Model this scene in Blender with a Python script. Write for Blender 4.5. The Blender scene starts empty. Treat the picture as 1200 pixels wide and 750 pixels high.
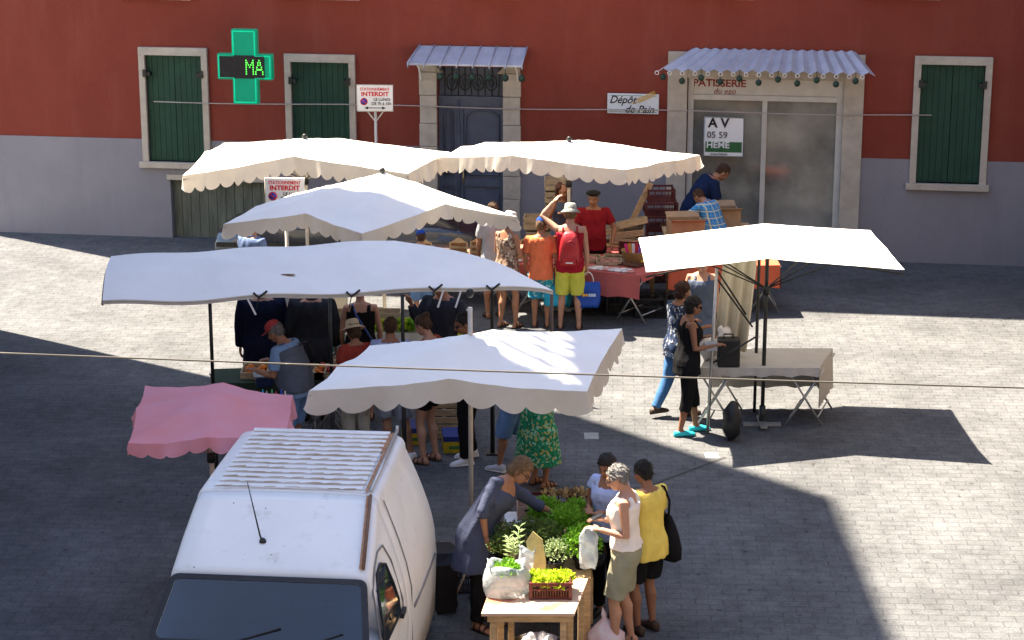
import bpy, bmesh, math, random
import numpy as np
from mathutils import Vector, Matrix, Euler
random.seed(7); np.random.seed(7)
C = bpy.context.scene.collection
SC = bpy.context.scene
R = math.radians

# ---------------------------------------------------------------- camera, sky, sun, exposure
H, F, P = 7.6, 2400.0, R(15)
cam = bpy.data.cameras.new('camera'); co = bpy.data.objects.new('camera', cam); C.objects.link(co)
co.location = (0, 0, H); co.rotation_euler = (R(75), 0, 0)
cam.sensor_width = 36; cam.lens = 72; cam.clip_end = 2000; cam.clip_start = .5
SC.camera = co
SUN = Vector((-.8*math.cos(R(60)), .6*math.cos(R(60)), math.sin(R(60))))
w = bpy.data.worlds.new('World'); SC.world = w; w.use_nodes = True
nt = w.node_tree; nt.nodes.clear()
sky = nt.nodes.new('ShaderNodeTexSky'); sky.sky_type = 'NISHITA'; sky.sun_disc = False
sky.ozone_density = 3.0; sky.sun_elevation = R(60); sky.sun_rotation = math.atan2(-.8, .6)
bg = nt.nodes.new('ShaderNodeBackground'); bg.inputs[1].default_value = .075
wo = nt.nodes.new('ShaderNodeOutputWorld')
nt.links.new(sky.outputs[0], bg.inputs[0]); nt.links.new(bg.outputs[0], wo.inputs[0])
sl = bpy.data.lights.new('sun', 'SUN'); sl.energy = 4.8; sl.angle = R(.5); sl.color = (1, .87, .70)
so = bpy.data.objects.new('sun', sl); C.objects.link(so); so.rotation_euler = SUN.to_track_quat('Z', 'Y').to_euler()
SC.view_settings.view_transform = 'Standard'; SC.view_settings.look = 'None'
SC.view_settings.exposure = 2.62; SC.view_settings.gamma = 1
SC.render.engine = 'CYCLES'
SC.cycles.max_bounces = 7; SC.cycles.diffuse_bounces = 4; SC.cycles.transmission_bounces = 6

# ---------------------------------------------------------------- pixel helpers: photo pixel -> point of the place
CP, SP = math.cos(P), math.sin(P)
def ray(px, py):
    a = (px-600)/F; b = -(py-375)/F
    return Vector((a, CP + b*SP, -SP + b*CP))
def at(px, py, z=0.0):
    d = ray(px, py); t = (z-H)/d.z
    return Vector((0, 0, H)) + d*t
def atd(px, py, y):
    d = ray(px, py); return Vector((0, 0, H)) + d*(y/d.y)
def gx(px, y, z=1.0):          # x of a pixel column at depth y
    return (px-600)/F*(y*CP + (H-z)*SP)

# ---------------------------------------------------------------- materials
MATS = {}
def node(nt, t, **k):
    n = nt.nodes.new(t)
    for a, b in k.items():
        if a.startswith('i_'): n.inputs[a[2:].replace('_', ' ')].default_value = b
        else: setattr(n, a, b)
    return n
def mat(name, col, rough=.7, var=.12, vscale=6, bump=.0, bscale=60, metal=0, trans=0, spec=.3, col2=None, emis=None, coat=0, stretch=None, alpha=1):
    if name in MATS: return MATS[name]
    m = bpy.data.materials.new(name); m.use_nodes = True; MATS[name] = m
    nt = m.node_tree; b = nt.nodes['Principled BSDF']; out = nt.nodes['Material Output']
    b.inputs['Roughness'].default_value = rough; b.inputs['Metallic'].default_value = metal
    b.inputs['Specular IOR Level'].default_value = spec; b.inputs['Coat Weight'].default_value = coat
    tc = node(nt, 'ShaderNodeTexCoord'); src = tc.outputs['Object']
    if stretch:
        mp = node(nt, 'ShaderNodeMapping'); mp.inputs['Scale'].default_value = stretch
        nt.links.new(src, mp.inputs[0]); src = mp.outputs[0]
    nz = node(nt, 'ShaderNodeTexNoise'); nz.inputs['Scale'].default_value = vscale; nz.inputs['Detail'].default_value = 5
    nz.inputs['Roughness'].default_value = .6
    nt.links.new(src, nz.inputs[0])
    cr = node(nt, 'ShaderNodeValToRGB'); cr.color_ramp.elements[0].position = .3; cr.color_ramp.elements[1].position = .7
    c2 = col2 or tuple(min(1, c*(1+var)) for c in col); c1 = col if col2 else tuple(c*(1-var) for c in col)
    cr.color_ramp.elements[0].color = (*c1, 1); cr.color_ramp.elements[1].color = (*c2, 1)
    nt.links.new(nz.outputs[0], cr.inputs[0]); nt.links.new(cr.outputs[0], b.inputs['Base Color'])
    if bump:
        n2 = node(nt, 'ShaderNodeTexNoise'); n2.inputs['Scale'].default_value = bscale; n2.inputs['Detail'].default_value = 4
        nt.links.new(src, n2.inputs[0])
        bp = node(nt, 'ShaderNodeBump'); bp.inputs['Strength'].default_value = bump; bp.inputs['Distance'].default_value = .02
        nt.links.new(n2.outputs[0], bp.inputs['Height']); nt.links.new(bp.outputs[0], b.inputs['Normal'])
    if trans:
        tr = node(nt, 'ShaderNodeBsdfTranslucent'); nt.links.new(cr.outputs[0], tr.inputs[0])
        mx = node(nt, 'ShaderNodeMixShader'); mx.inputs[0].default_value = trans
        nt.links.new(b.outputs[0], mx.inputs[1]); nt.links.new(tr.outputs[0], mx.inputs[2]); nt.links.new(mx.outputs[0], out.inputs[0])
    if alpha < 1: b.inputs['Alpha'].default_value = alpha
    if emis:
        b.inputs['Emission Color'].default_value = (*emis[:3], 1); b.inputs['Emission Strength'].default_value = emis[3]
    return m
def patmat(name, cols, scale=30, rough=.85, kind='voronoi', thr=(0, .35, .55, .75)):
    """printed cloth: random patches of several colours"""
    if name in MATS: return MATS[name]
    m = bpy.data.materials.new(name); m.use_nodes = True; MATS[name] = m
    nt = m.node_tree; b = nt.nodes['Principled BSDF']; b.inputs['Roughness'].default_value = rough; b.inputs['Specular IOR Level'].default_value = .15
    tc = node(nt, 'ShaderNodeTexCoord')
    nz = node(nt, 'ShaderNodeTexNoise'); nz.inputs['Scale'].default_value = scale*.6
    nt.links.new(tc.outputs['Object'], nz.inputs[0])
    mix = node(nt, 'ShaderNodeVectorMath', operation='MULTIPLY_ADD'); mix.inputs[1].default_value = (.03,)*3
    nt.links.new(nz.outputs['Color'], mix.inputs[0]); nt.links.new(tc.outputs['Object'], mix.inputs[2])
    v = node(nt, 'ShaderNodeTexVoronoi'); v.inputs['Scale'].default_value = scale
    nt.links.new(mix.outputs[0], v.inputs[0])
    sx = node(nt, 'ShaderNodeSeparateColor'); nt.links.new(v.outputs['Color'], sx.inputs[0])
    cr = node(nt, 'ShaderNodeValToRGB'); cr.color_ramp.interpolation = 'CONSTANT'
    e = cr.color_ramp.elements
    while len(e) < len(cols): e.new(.5)
    for i, c in enumerate(cols): e[i].position = thr[i]; e[i].color = (*c, 1)
    nt.links.new(sx.outputs[0], cr.inputs[0]); nt.links.new(cr.outputs[0], b.inputs['Base Color'])
    return m
def checkmat(name, base, line1, line2, s=28):
    if name in MATS: return MATS[name]
    m = bpy.data.materials.new(name); m.use_nodes = True; MATS[name] = m
    nt = m.node_tree; b = nt.nodes['Principled BSDF']; b.inputs['Roughness'].default_value = .85
    tc = node(nt, 'ShaderNodeTexCoord'); sp = node(nt, 'ShaderNodeSeparateXYZ'); nt.links.new(tc.outputs['Object'], sp.inputs[0])
    last = None
    rgb = node(nt, 'ShaderNodeRGB'); rgb.outputs[0].default_value = (*base, 1); last = rgb.outputs[0]
    for ax, c, sc, th in ((0, line1, s, .9), (2, line1, s, .9), (0, line2, s*.5, .93), (2, line2, s*.5, .93)):
        mu = node(nt, 'ShaderNodeMath', operation='MULTIPLY'); mu.inputs[1].default_value = sc*2*math.pi/3
        nt.links.new(sp.outputs[ax], mu.inputs[0])
        sn = node(nt, 'ShaderNodeMath', operation='SINE'); nt.links.new(mu.outputs[0], sn.inputs[0])
        gt = node(nt, 'ShaderNodeMath', operation='GREATER_THAN'); gt.inputs[1].default_value = th; nt.links.new(sn.outputs[0], gt.inputs[0])
        mx = node(nt, 'ShaderNodeMix', data_type='RGBA'); nt.links.new(gt.outputs[0], mx.inputs[0])
        nt.links.new(last, mx.inputs[6]); mx.inputs[7].default_value = (*c, 1); last = mx.outputs[2]
    nt.links.new(last, b.inputs['Base Color'])
    return m

# ---------------------------------------------------------------- mesh helpers
class MB:
    def __init__(s): s.v = []; s.f = []; s.m = []; s.sm = []
    def add(s, vs, fs, mi=0, smooth=False):
        o = len(s.v); s.v += [tuple(x) for x in vs]
        s.f += [tuple(i+o for i in f) for f in fs]; s.m += [mi]*len(fs); s.sm += [smooth]*len(fs); return s
    def box(s, c, d, rot=None, mi=0):
        hx, hy, hz = d[0]/2, d[1]/2, d[2]/2; M = rot or Matrix.Identity(3); c = Vector(c)
        vs = [c + M @ Vector((x*hx, y*hy, z*hz)) for x in (-1, 1) for y in (-1, 1) for z in (-1, 1)]
        return s.add(vs, [(0,1,3,2),(4,6,7,5),(0,4,5,1),(2,3,7,6),(0,2,6,4),(1,5,7,3)], mi)
    def bb(s, x0, x1, y0, y1, z0, z1, mi=0):
        return s.box(((x0+x1)/2, (y0+y1)/2, (z0+z1)/2), (x1-x0, y1-y0, z1-z0), mi=mi)
    def loft(s, rings, mi=0, cap=True, smooth=True):
        n = len(rings[0]); vs = [p for r in rings for p in r]; fs = []
        for k in range(len(rings)-1):
            for i in range(n):
                j = (i+1) % n; fs.append((k*n+i, k*n+j, (k+1)*n+j, (k+1)*n+i))
        if cap: fs += [tuple(range(n))[::-1], tuple(range((len(rings)-1)*n, len(rings)*n))]
        return s.add(vs, fs, mi, smooth)
    def tube(s, pts, r, seg=8, mi=0, smooth=True):
        pts = [Vector(p) for p in pts]; rs = r if isinstance(r, (list, tuple)) else [r]*len(pts)
        rings = []; up = None
        for i, p in enumerate(pts):
            t = (pts[min(i+1, len(pts)-1)] - pts[max(i-1, 0)]).normalized()
            if up is None: up = Vector((0, 0, 1)) if abs(t.z) < .9 else Vector((1, 0, 0))
            a = t.cross(up).normalized(); b = a.cross(t).normalized(); up = b
            rings.append([p + (a*math.cos(q)+b*math.sin(q))*rs[i] for q in [2*math.pi*k/seg for k in range(seg)]])
        return s.loft(rings, mi, True, smooth)
    def lathe(s, prof, seg=20, c=(0,0,0), mi=0, M=None):
        rings = []; c = Vector(c)
        for r, z in prof:
            ring = [Vector((r*math.cos(2*math.pi*k/seg), r*math.sin(2*math.pi*k/seg), z)) for k in range(seg)]
            rings.append([c + (M @ p if M else p) for p in ring])
        return s.loft(rings, mi, True, True)
    def ell(s, c, r, M=None, seg=14, rg=9, mi=0):
        c = Vector(c); rings = []
        for j in range(rg):
            t = math.pi*(j+.35)/(rg-.3); z = -math.cos(t)*r[2]; q = math.sin(t)
            ring = [Vector((r[0]*q*math.cos(2*math.pi*k/seg), r[1]*q*math.sin(2*math.pi*k/seg), z)) for k in range(seg)]
            rings.append([c + (M @ p if M else p) for p in ring])
        return s.loft(rings, mi)
    def mesh(s, name):
        me = bpy.data.meshes.new(name); me.from_pydata(s.v, [], s.f)
        me.polygons.foreach_set('material_index', s.m); me.polygons.foreach_set('use_smooth', s.sm); me.update()
        return me
    def build(s, name, mats, parent=None, bevel=0, loc=None, rz=0, solid=0):
        me = s.mesh(name)
        for m in (mats if isinstance(mats, (list, tuple)) else [mats]): me.materials.append(m)
        o = bpy.data.objects.new(name, me); C.objects.link(o)
        if parent: o.parent = parent
        if loc is not None: o.location = loc
        if rz: o.rotation_euler.z = rz
        if bevel:
            b = o.modifiers.new('bevel', 'BEVEL'); b.width = bevel; b.segments = 2; b.limit_method = 'ANGLE'
        if solid:
            b = o.modifiers.new('solid', 'SOLIDIFY'); b.thickness = solid
        return o
def tag(o, label=None, cat=None, group=None, kind=None):
    if label: o['label'] = label
    if cat: o['category'] = cat
    if group: o['group'] = group
    if kind: o['kind'] = kind
    return o
def empty(name, loc=(0,0,0), rz=0, label=None, cat=None, group=None, kind=None):
    o = bpy.data.objects.new(name, None); C.objects.link(o); o.location = loc; o.rotation_euler = (0, 0, rz)
    o.empty_display_size = .1
    return tag(o, label, cat, group, kind)
def copy_tree(o, parent=None):
    c = o.copy(); C.objects.link(c); c.parent = parent
    for ch in list(o.children): copy_tree(ch, c)
    return c
def text(name, body, size, m, parent, loc, rot=(R(90), 0, 0), align='CENTER', shear=0, bold=0, sx=1, ext=.002):
    cu = bpy.data.curves.new(name, 'FONT'); cu.body = body; cu.size = size; cu.align_x = align; cu.align_y = 'CENTER'
    cu.extrude = ext; cu.shear = shear; cu.offset = bold; cu.resolution_u = 3
    t = bpy.data.objects.new('tmp', cu); C.objects.link(t); bpy.context.view_layer.update()
    me = bpy.data.meshes.new_from_object(t.evaluated_get(bpy.context.evaluated_depsgraph_get()))
    bpy.data.objects.remove(t); bpy.data.curves.remove(cu)
    me.materials.clear(); me.materials.append(m)
    o = bpy.data.objects.new(name, me); C.objects.link(o); o.parent = parent; o.location = loc; o.rotation_euler = rot; o.scale = (sx, 1, 1)
    return o
def gridwall(xs, zs, hole, th, y=0.0, mi=0):
    """wall of cells between grid lines xs, zs, leaving out the cells for which hole(x,z) is true; outer faces only"""
    m = MB(); nx, nz = len(xs)-1, len(zs)-1
    occ = [[not hole((xs[i]+xs[i+1])/2, (zs[j]+zs[j+1])/2) for j in range(nz)] for i in range(nx)]
    g = lambda i, j: 0 <= i < nx and 0 <= j < nz and occ[i][j]
    for i in range(nx):
        for j in range(nz):
            if not occ[i][j]: continue
            a, b, c, d = xs[i], xs[i+1], zs[j], zs[j+1]
            m.add([(a,y,c),(b,y,c),(b,y,d),(a,y,d)], [(0,1,2,3)], mi)
            m.add([(a,y+th,c),(b,y+th,c),(b,y+th,d),(a,y+th,d)], [(3,2,1,0)], mi)
            if not g(i-1,j): m.add([(a,y,c),(a,y,d),(a,y+th,d),(a,y+th,c)], [(0,1,2,3)], mi)
            if not g(i+1,j): m.add([(b,y,c),(b,y+th,c),(b,y+th,d),(b,y,d)], [(0,1,2,3)], mi)
            if not g(i,j-1): m.add([(a,y,c),(a,y+th,c),(b,y+th,c),(b,y,c)], [(0,1,2,3)], mi)
            if not g(i,j+1): m.add([(a,y,d),(b,y,d),(b,y+th,d),(a,y+th,d)], [(0,1,2,3)], mi)
    return m

# palette
M_stone = mat('pale_stone', (.44, .39, .32), .9, .14, 5, .5, 30)
M_zinc = mat('zinc', (.42, .44, .52), .45, .12, 5, .1, 20, metal=.25)
M_white = mat('white_paint', (.78, .78, .76), .5, .06, 4)
M_black = mat('black_plastic', (.015, .015, .017), .5, .3, 8, .1)
M_dark = mat('dark_metal', (.03, .032, .03), .45, .3, 10, metal=.3)
M_gal = mat('galvanised_metal', (.45, .45, .44), .4, .15, 14, metal=.7)
M_alu = mat('aluminium_pole', (.58, .53, .45), .5, .1, 10, metal=.2)
M_wood = mat('pale_wood', (.5, .33, .17), .75, .28, 6, .3, 40, stretch=(1, 1, 6))
M_crate = mat('crate_wood', (.42, .33, .21), .8, .25, 9, .3, 50, stretch=(1, 1, 4))
M_maroon = mat('maroon_plastic', (.09, .018, .018), .42, .2, 7, .05)
M_canvas = mat('white_canvas', (.89, .875, .83), .85, .045, 1.6, .4, 6, trans=.14, spec=.1)
M_valance = mat('cream_canvas', (.80, .74, .64), .85, .07, 3, .25, 12, trans=.45, spec=.1)
M_glass = mat('dark_glass', (.012, .022, .03), .06, .2, 2, spec=.8)
M_red = mat('red_enamel', (.6, .02, .03), .4); M_blue = mat('blue_enamel', (.03, .05, .35), .4)
M_ink = mat('black_ink', (.012, .012, .015), .5)

# ---------------------------------------------------------------- ground
def ground_mat():
    m = bpy.data.materials.new('paving_setts'); m.use_nodes = True; nt = m.node_tree; b = nt.nodes['Principled BSDF']
    tc = node(nt, 'ShaderNodeTexCoord'); mp = node(nt, 'ShaderNodeMapping'); mp.inputs['Rotation'].default_value = (0, 0, R(3))
    nt.links.new(tc.outputs['Object'], mp.inputs[0])
    wn = node(nt, 'ShaderNodeTexNoise'); wn.inputs['Scale'].default_value = 1.3; nt.links.new(mp.outputs[0], wn.inputs[0])
    ad = node(nt, 'ShaderNodeVectorMath', operation='MULTIPLY_ADD'); ad.inputs[1].default_value = (.05, .05, 0)
    nt.links.new(wn.outputs['Color'], ad.inputs[0]); nt.links.new(mp.outputs[0], ad.inputs[2])
    br = node(nt, 'ShaderNodeTexBrick'); br.inputs['Scale'].default_value = 1; br.inputs['Brick Width'].default_value = .27
    br.inputs['Row Height'].default_value = .13; br.inputs['Mortar Size'].default_value = .012; br.inputs['Mortar Smooth'].default_value = .6
    br.inputs['Color1'].default_value = (.103, .107, .112, 1); br.inputs['Color2'].default_value = (.112, .115, .119, 1); br.inputs['Mortar'].default_value = (.090, .094, .099, 1)
    br.inputs['Bias'].default_value = -.1
    nt.links.new(ad.outputs[0], br.inputs[0])
    n1 = node(nt, 'ShaderNodeTexNoise'); n1.inputs['Scale'].default_value = .7; n1.inputs['Detail'].default_value = 8; n1.inputs['Roughness'].default_value = .65
    nt.links.new(mp.outputs[0], n1.inputs[0])
    r1 = node(nt, 'ShaderNodeMapRange'); r1.inputs[1].default_value = .3; r1.inputs[2].default_value = .7; r1.inputs[3].default_value = .68; r1.inputs[4].default_value = 1.22
    nt.links.new(n1.outputs[0], r1.inputs[0])
    n2 = node(nt, 'ShaderNodeTexNoise'); n2.inputs['Scale'].default_value = 38; n2.inputs['Detail'].default_value = 3
    nt.links.new(mp.outputs[0], n2.inputs[0])
    r2 = node(nt, 'ShaderNodeMapRange'); r2.inputs[1].default_value = .3; r2.inputs[2].default_value = .7; r2.inputs[3].default_value = .8; r2.inputs[4].default_value = 1.15
    nt.links.new(n2.outputs[0], r2.inputs[0])
    mu = node(nt, 'ShaderNodeMath', operation='MULTIPLY'); nt.links.new(r1.outputs[0], mu.inputs[0]); nt.links.new(r2.outputs[0], mu.inputs[1])
    mx = node(nt, 'ShaderNodeVectorMath', operation='SCALE'); nt.links.new(br.outputs['Color'], mx.inputs[0]); nt.links.new(mu.outputs[0], mx.inputs['Scale'])
    vo = node(nt, 'ShaderNodeTexVoronoi'); vo.inputs['Scale'].default_value = 3.1; nt.links.new(tc.outputs['Object'], vo.inputs[0])
    mr = node(nt, 'ShaderNodeMapRange'); mr.inputs[1].default_value = .05; mr.inputs[2].default_value = .11; mr.inputs[3].default_value = .6; mr.inputs[4].default_value = 1.0
    nt.links.new(vo.outputs['Distance'], mr.inputs[0])
    n3 = node(nt, 'ShaderNodeTexNoise'); n3.inputs['Scale'].default_value = 5; n3.inputs['Detail'].default_value = 6; n3.inputs['Roughness'].default_value = .7; nt.links.new(tc.outputs['Object'], n3.inputs[0])
    m3 = node(nt, 'ShaderNodeMapRange'); m3.inputs[1].default_value = .35; m3.inputs[2].default_value = .65; m3.inputs[3].default_value = .8; m3.inputs[4].default_value = 1.14; nt.links.new(n3.outputs[0], m3.inputs[0])
    mm = node(nt, 'ShaderNodeMath', operation='MULTIPLY'); nt.links.new(mr.outputs[0], mm.inputs[0]); nt.links.new(m3.outputs[0], mm.inputs[1])
    mx2 = node(nt, 'ShaderNodeVectorMath', operation='SCALE'); nt.links.new(mx.outputs[0], mx2.inputs[0]); nt.links.new(mm.outputs[0], mx2.inputs['Scale'])
    nt.links.new(mx2.outputs[0], b.inputs['Base Color']); b.inputs['Roughness'].default_value = .88; b.inputs['Specular IOR Level'].default_value = .08
    # small dark spots (old gum, drips)
    bp = node(nt, 'ShaderNodeBump'); bp.inputs['Strength'].default_value = .55; bp.inputs['Distance'].default_value = .012
    hm = node(nt, 'ShaderNodeMath', operation='SUBTRACT'); nt.links.new(n2.outputs[0], hm.inputs[0]); nt.links.new(br.outputs['Fac'], hm.inputs[1])
    nt.links.new(hm.outputs[0], bp.inputs['Height']); nt.links.new(bp.outputs[0], b.inputs['Normal'])
    return m
g = MB(); g.add([(-120,-60,0),(120,-60,0),(120,160,0),(-120,160,0)], [(0,1,2,3)]); tag(g.build('ground', ground_mat()), kind='structure')
# pale repair slabs and the long joint between two paving fields
def slab(px, py, wd, dp, lab):
    c = at(px, py); m = MB(); m.bb(-wd/2, wd/2, -dp/2, dp/2, 0, .004)
    return tag(m.build('paving_slab', mat('pale_slab', (.27, .28, .27), .7, .12, 9), loc=c), kind='structure')
slab(693, 511, .17, .24, ''); slab(834, 534, .16, .2, '')
a, b_ = at(757, 571), at(850, 536); d = (b_-a); m = MB(); n = Vector((-d.y, d.x, 0)).normalized()*.018
m.add([a-n+Vector((0,0,.004)), b_-n+Vector((0,0,.004)), b_+n+Vector((0,0,.004)), a+n+Vector((0,0,.004))], [(0,1,2,3)])
tag(m.build('paving_joint', mat('dark_joint', (.05, .05, .05), .9)), kind='structure')

# ---------------------------------------------------------------- the red house
O = Vector((gx(550, 33), 33, 0)); WY = R(-8.5)
Wd = Vector((math.cos(WY), math.sin(WY), 0)); Wn = Vector((-math.sin(WY), math.cos(WY), 0))
def wl(px, py, off=0.0):
    d = ray(px, py); c = Vector((0,0,H)); t = ((O + Wn*off - c).dot(Wn))/d.dot(Wn); p = c + d*t
    return (p-O).dot(Wd), p.z
house = empty('red_house', O, WY, 'red rendered house front with grey lower wall, green shutter, grey door and shop', 'building')
def plaster(name, c, c2, stain):
    m = mat(name, c, .92, .1, 1.2, .35, 28, col2=c2)
    nt = m.node_tree; b = nt.nodes['Principled BSDF']; lk = b.inputs['Base Color'].links[0]; src = lk.from_socket
    tc = node(nt, 'ShaderNodeTexCoord'); mp = node(nt, 'ShaderNodeMapping'); mp.inputs['Scale'].default_value = (2.2, 1, .35)
    nz = node(nt, 'ShaderNodeTexNoise'); nz.inputs['Scale'].default_value = 1.0; nz.inputs['Detail'].default_value = 7; nz.inputs['Roughness'].default_value = .65
    nt.links.new(tc.outputs['Object'], mp.inputs[0]); nt.links.new(mp.outputs[0], nz.inputs[0])
    mr = node(nt, 'ShaderNodeMapRange'); mr.inputs[1].default_value = .5; mr.inputs[2].default_value = .75; mr.inputs[4].default_value = .55
    nt.links.new(nz.outputs[0], mr.inputs[0])
    mx = node(nt, 'ShaderNodeMix', data_type='RGBA'); nt.links.new(mr.outputs[0], mx.inputs[0]); nt.links.new(src, mx.inputs[6]); mx.inputs[7].default_value = (*stain, 1)
    nt.links.new(mx.outputs[2], b.inputs['Base Color'])
    return m
M_redwall = plaster('red_plaster', (.185, .036, .022), (.215, .044, .027), (.235, .066, .045))
M_greywall = plaster('grey_plaster', (.222, .212, .232), (.25, .24, .258), (.19, .18, .21))
def rect(x0, y0, x1, y1):     # photo pixels -> wall rectangle
    a = wl(x0, y0); b = wl(x1, y1); return a[0], b[0], b[1], a[1]
zb = wl(292, 166)[1]                                    # top of the grey lower wall
win = rect(341, 72, 411, 165); win = (win[0], win[1], 1.3, win[3])
dor = rect(512, 78, 590, 200); dor = (dor[0], dor[1], 0.0, dor[3])
shp = rect(806, 91, 985, 200); shp = (shp[0], shp[1], 0.0, shp[3])
lw = rect(170, 64, 240, 165); lw = (lw[0], lw[1], 1.3, lw[3])
rw = rect(1080, 75, 1150, 165); rw = (rw[0], rw[1], 1.3, rw[3])
gar = rect(200, 214, 314, 214); gar = (gar[0], gar[1], 0.0, wl(300, 213)[1])
ups = []
for (x0, x1) in ((335, 412), (555, 602), (813, 872), (150, 215), (1020, 1090)):
    a = wl(x0, 5)[0]; c = wl(x1, 5)[0]; ups.append((a, c, wl(x0, 1)[1]+.14, 6.0))
holes = [win, dor, shp, lw, rw] + ups
XL, XR = -8.6, 11.5
xs = sorted({XL, XR, *[h[0] for h in holes+[gar]], *[h[1] for h in holes+[gar]]})
def inh(hs): return lambda x, z: any(h[0] < x < h[1] and h[2] < z < h[3] for h in hs)
zs = sorted({zb, 11.2, *[h[2] for h in holes if h[2] > zb], *[h[3] for h in holes if h[3] > zb]})
gridwall(xs, zs, inh(holes), .35).build('upper_wall', M_redwall, house)
zs = sorted({0, zb, *[h[2] for h in holes+[gar] if 0 < h[2] < zb], gar[3]})
gridwall(xs, zs, inh(holes+[gar]), .33, y=-.02).build('lower_wall', M_greywall, house)
m = MB(); m.bb(XL, XR, .35, 8, 11.1, 11.3); m.bb(XL, XL+.3, .36, 8, 0, 11.1); m.bb(XR-.3, XR, .36, 8, 0, 11.1); m.bb(XL+.3, XR-.3, 7.7, 8, 0, 11.1)
m.bb(XL+.3, XR-.3, 1.2, 1.3, 0, 11.1); m.build('inner_walls', mat('inner_plaster', (.12, .11, .11), .9), house)
m = MB(); m.add([(XL-.3,-.3,11.35),(XR+.3,-.3,11.35),(XR+.3,4,12.6),(XL-.3,4,12.6),(XL-.3,8.5,11.35),(XR+.3,8.5,11.35)], [(0,1,2,3),(3,2,5,4),(0,3,4),(1,5,2),(0,4,5,1)])
m.build('roof', mat('roof_tiles', (.3, .13, .07), .9, .3, 8), house)
def frame(x0, x1, z0, z1, wd, dp, name, mt, par, y=-.06, sill=False, top=None):
    m = MB(); t = top or wd
    m.bb(x0-wd, x0, y, .1, z0, z1); m.bb(x1, x1+wd, y, .1, z0, z1); m.bb(x0-wd-.0, x1+wd, y-.004, .1, z1, z1+t)
    if sill: m.bb(x0-wd-.05, x1+wd+.05, y-.05, .1, z0-.1, z0)
    return m.build(name, mt, par, bevel=.006)
M_green = mat('dark_green_paint', (.012, .05, .03), .6, .2, 3, .15, 40)
def shutter_window(r, lab=None):
    wn = empty('window', ((r[0]+r[1])/2, 0, 0)); wn.parent = house; cx = (r[0]+r[1])/2; x0, x1, z0, z1 = r[0]-cx, r[1]-cx, r[2], r[3]
    frame(x0, x1, z0, z1, .105, .1, 'frame', M_stone, wn, sill=True, top=.13)
    for s in (-1, 1):
        m = MB(); a, b = (x0+.004, -.003) if s < 0 else (.003, x1-.004)
        n = 5; wdt = (b-a)/n
        for i in range(n): m.bb(a+i*wdt+.003, a+(i+1)*wdt-.003, .03, .06, z0+.01, z1-.01)
        m.bb(a, b, .06, .075, z0+.01, z1-.01)
        sh = m.build('shutter', M_green, wn)
        h = MB(); xx = x0 if s < 0 else x1
        h.bb(xx-.03 if s < 0 else xx-.09, xx+.09 if s < 0 else xx+.03, -.075, .03, z1-.34, z1-.28); h.bb(xx-.03, xx+.03, -.09, -.06, z1-.36, z1-.24); h.build('hinge', M_dark, sh)
shutter_window(win); shutter_window(lw); shutter_window(rw)
for u in ups:
    wn = empty('window', ((u[0]+u[1])/2, 0, 0)); wn.parent = house; c = (u[0]+u[1])/2
    frame(u[0]-c, u[1]-c, u[2], u[3], .1, .1, 'frame', M_white, wn, sill=True)
    m = MB(); m.bb(u[0]-c, u[1]-c, .2, .22, u[2], u[3]); m.build('pane', M_glass, wn)
    m = MB(); m.bb(-.03, .03, .16, .2, u[2], u[3]); m.bb(u[0]-c, u[1]-c, .165, .2, (u[2]+u[3])/2-.03, (u[2]+u[3])/2+.03); m.build('sash', M_white, wn)
# big grey door in its stone surround
dr = empty('door', ((dor[0]+dor[1])/2, 0, 0)); dr.parent = house; c = (dor[0]+dor[1])/2; x0, x1, z1 = dor[0]-c, dor[1]-c, dor[3]
sw = .29
for s in (-1, 1):
    z = 0; k = 0; m = MB()
    while z < z1+.02:
        hh = .46 if k % 2 else .38; e = min(z+hh, z1+.05); q = .012*(k % 2)
        a, b = (x0-sw+q, x0) if s < 0 else (x1, x1+sw-q)
        m.bb(a, b, -.055-q*.3, .12, z+.004, e-.004); z = e; k += 1
        if e >= z1+.05: break
    m.build('stone_jamb', M_stone, dr, bevel=.008)
m = MB()
for s in (-1, 1):
    for k in range(5): m.bb((x0-.0 if s < 0 else x1-.09+k*.018), (x0+.09-k*.018 if s < 0 else x1), -.05, .1, z1-.09+k*.018, z1-.072+k*.018)
m.bb(x0-sw-.03, x1+sw+.03, -.10, .12, z1+.052, z1+.13); m.build('lintel', M_stone, dr, bevel=.006)
M_doorg = mat('slate_blue_paint', (.085, .1, .14), .5, .12, 4, .1)
leafm = MB(); zt = z1-.55; xm = x0+.33
for a, b in ((x0, xm-.01), (xm+.01, x1)):
    leafm.bb(a, b, .16, .2, .02, zt)
    leafm.bb(a+.0, a+.06, .13, .16, .02, zt); leafm.bb(b-.06, b, .13, .16, .02, zt); leafm.bb(a+.06, b-.06, .13, .16, zt-.1, zt); leafm.bb(a+.06, b-.06, .13, .16, 1.0, 1.12); leafm.bb(a+.06, b-.06, .13, .16, .02, .2)
    cxx, hw = (a+b)/2, (b-a)/2-.1
    pts = [Vector((cxx-hw, .14, 1.2))] + [Vector((cxx+hw*math.cos(t), .14, zt-.3+.14*math.sin(t))) for t in [math.pi-k*math.pi/8 for k in range(9)]] + [Vector((cxx+hw, .14, 1.2)), Vector((cxx-hw, .14, 1.2))]
    leafm.tube(pts, .018, 6)
    leafm.bb(cxx-hw, cxx+hw, .135, .16, .3, .9)
leafm.tube([(xm, .12, .02), (xm, .12, zt)], .02, 8)
leafm.build('door_leaf', M_doorg, dr)
m = MB(); m.bb(x0, x1, .12, .2, zt, zt+.06); m.bb(x0, x1, .2, .21, zt+.06, z1); m.build('transom', M_doorg, dr)
m = MB()
for k in range(9):
    xx = x0+.1+(x1-x0-.2)*k/8; m.tube([(xx, .15, zt+.06), (xx+.02*math.sin(k), .15, z1-.02)], .008, 6)
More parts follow.
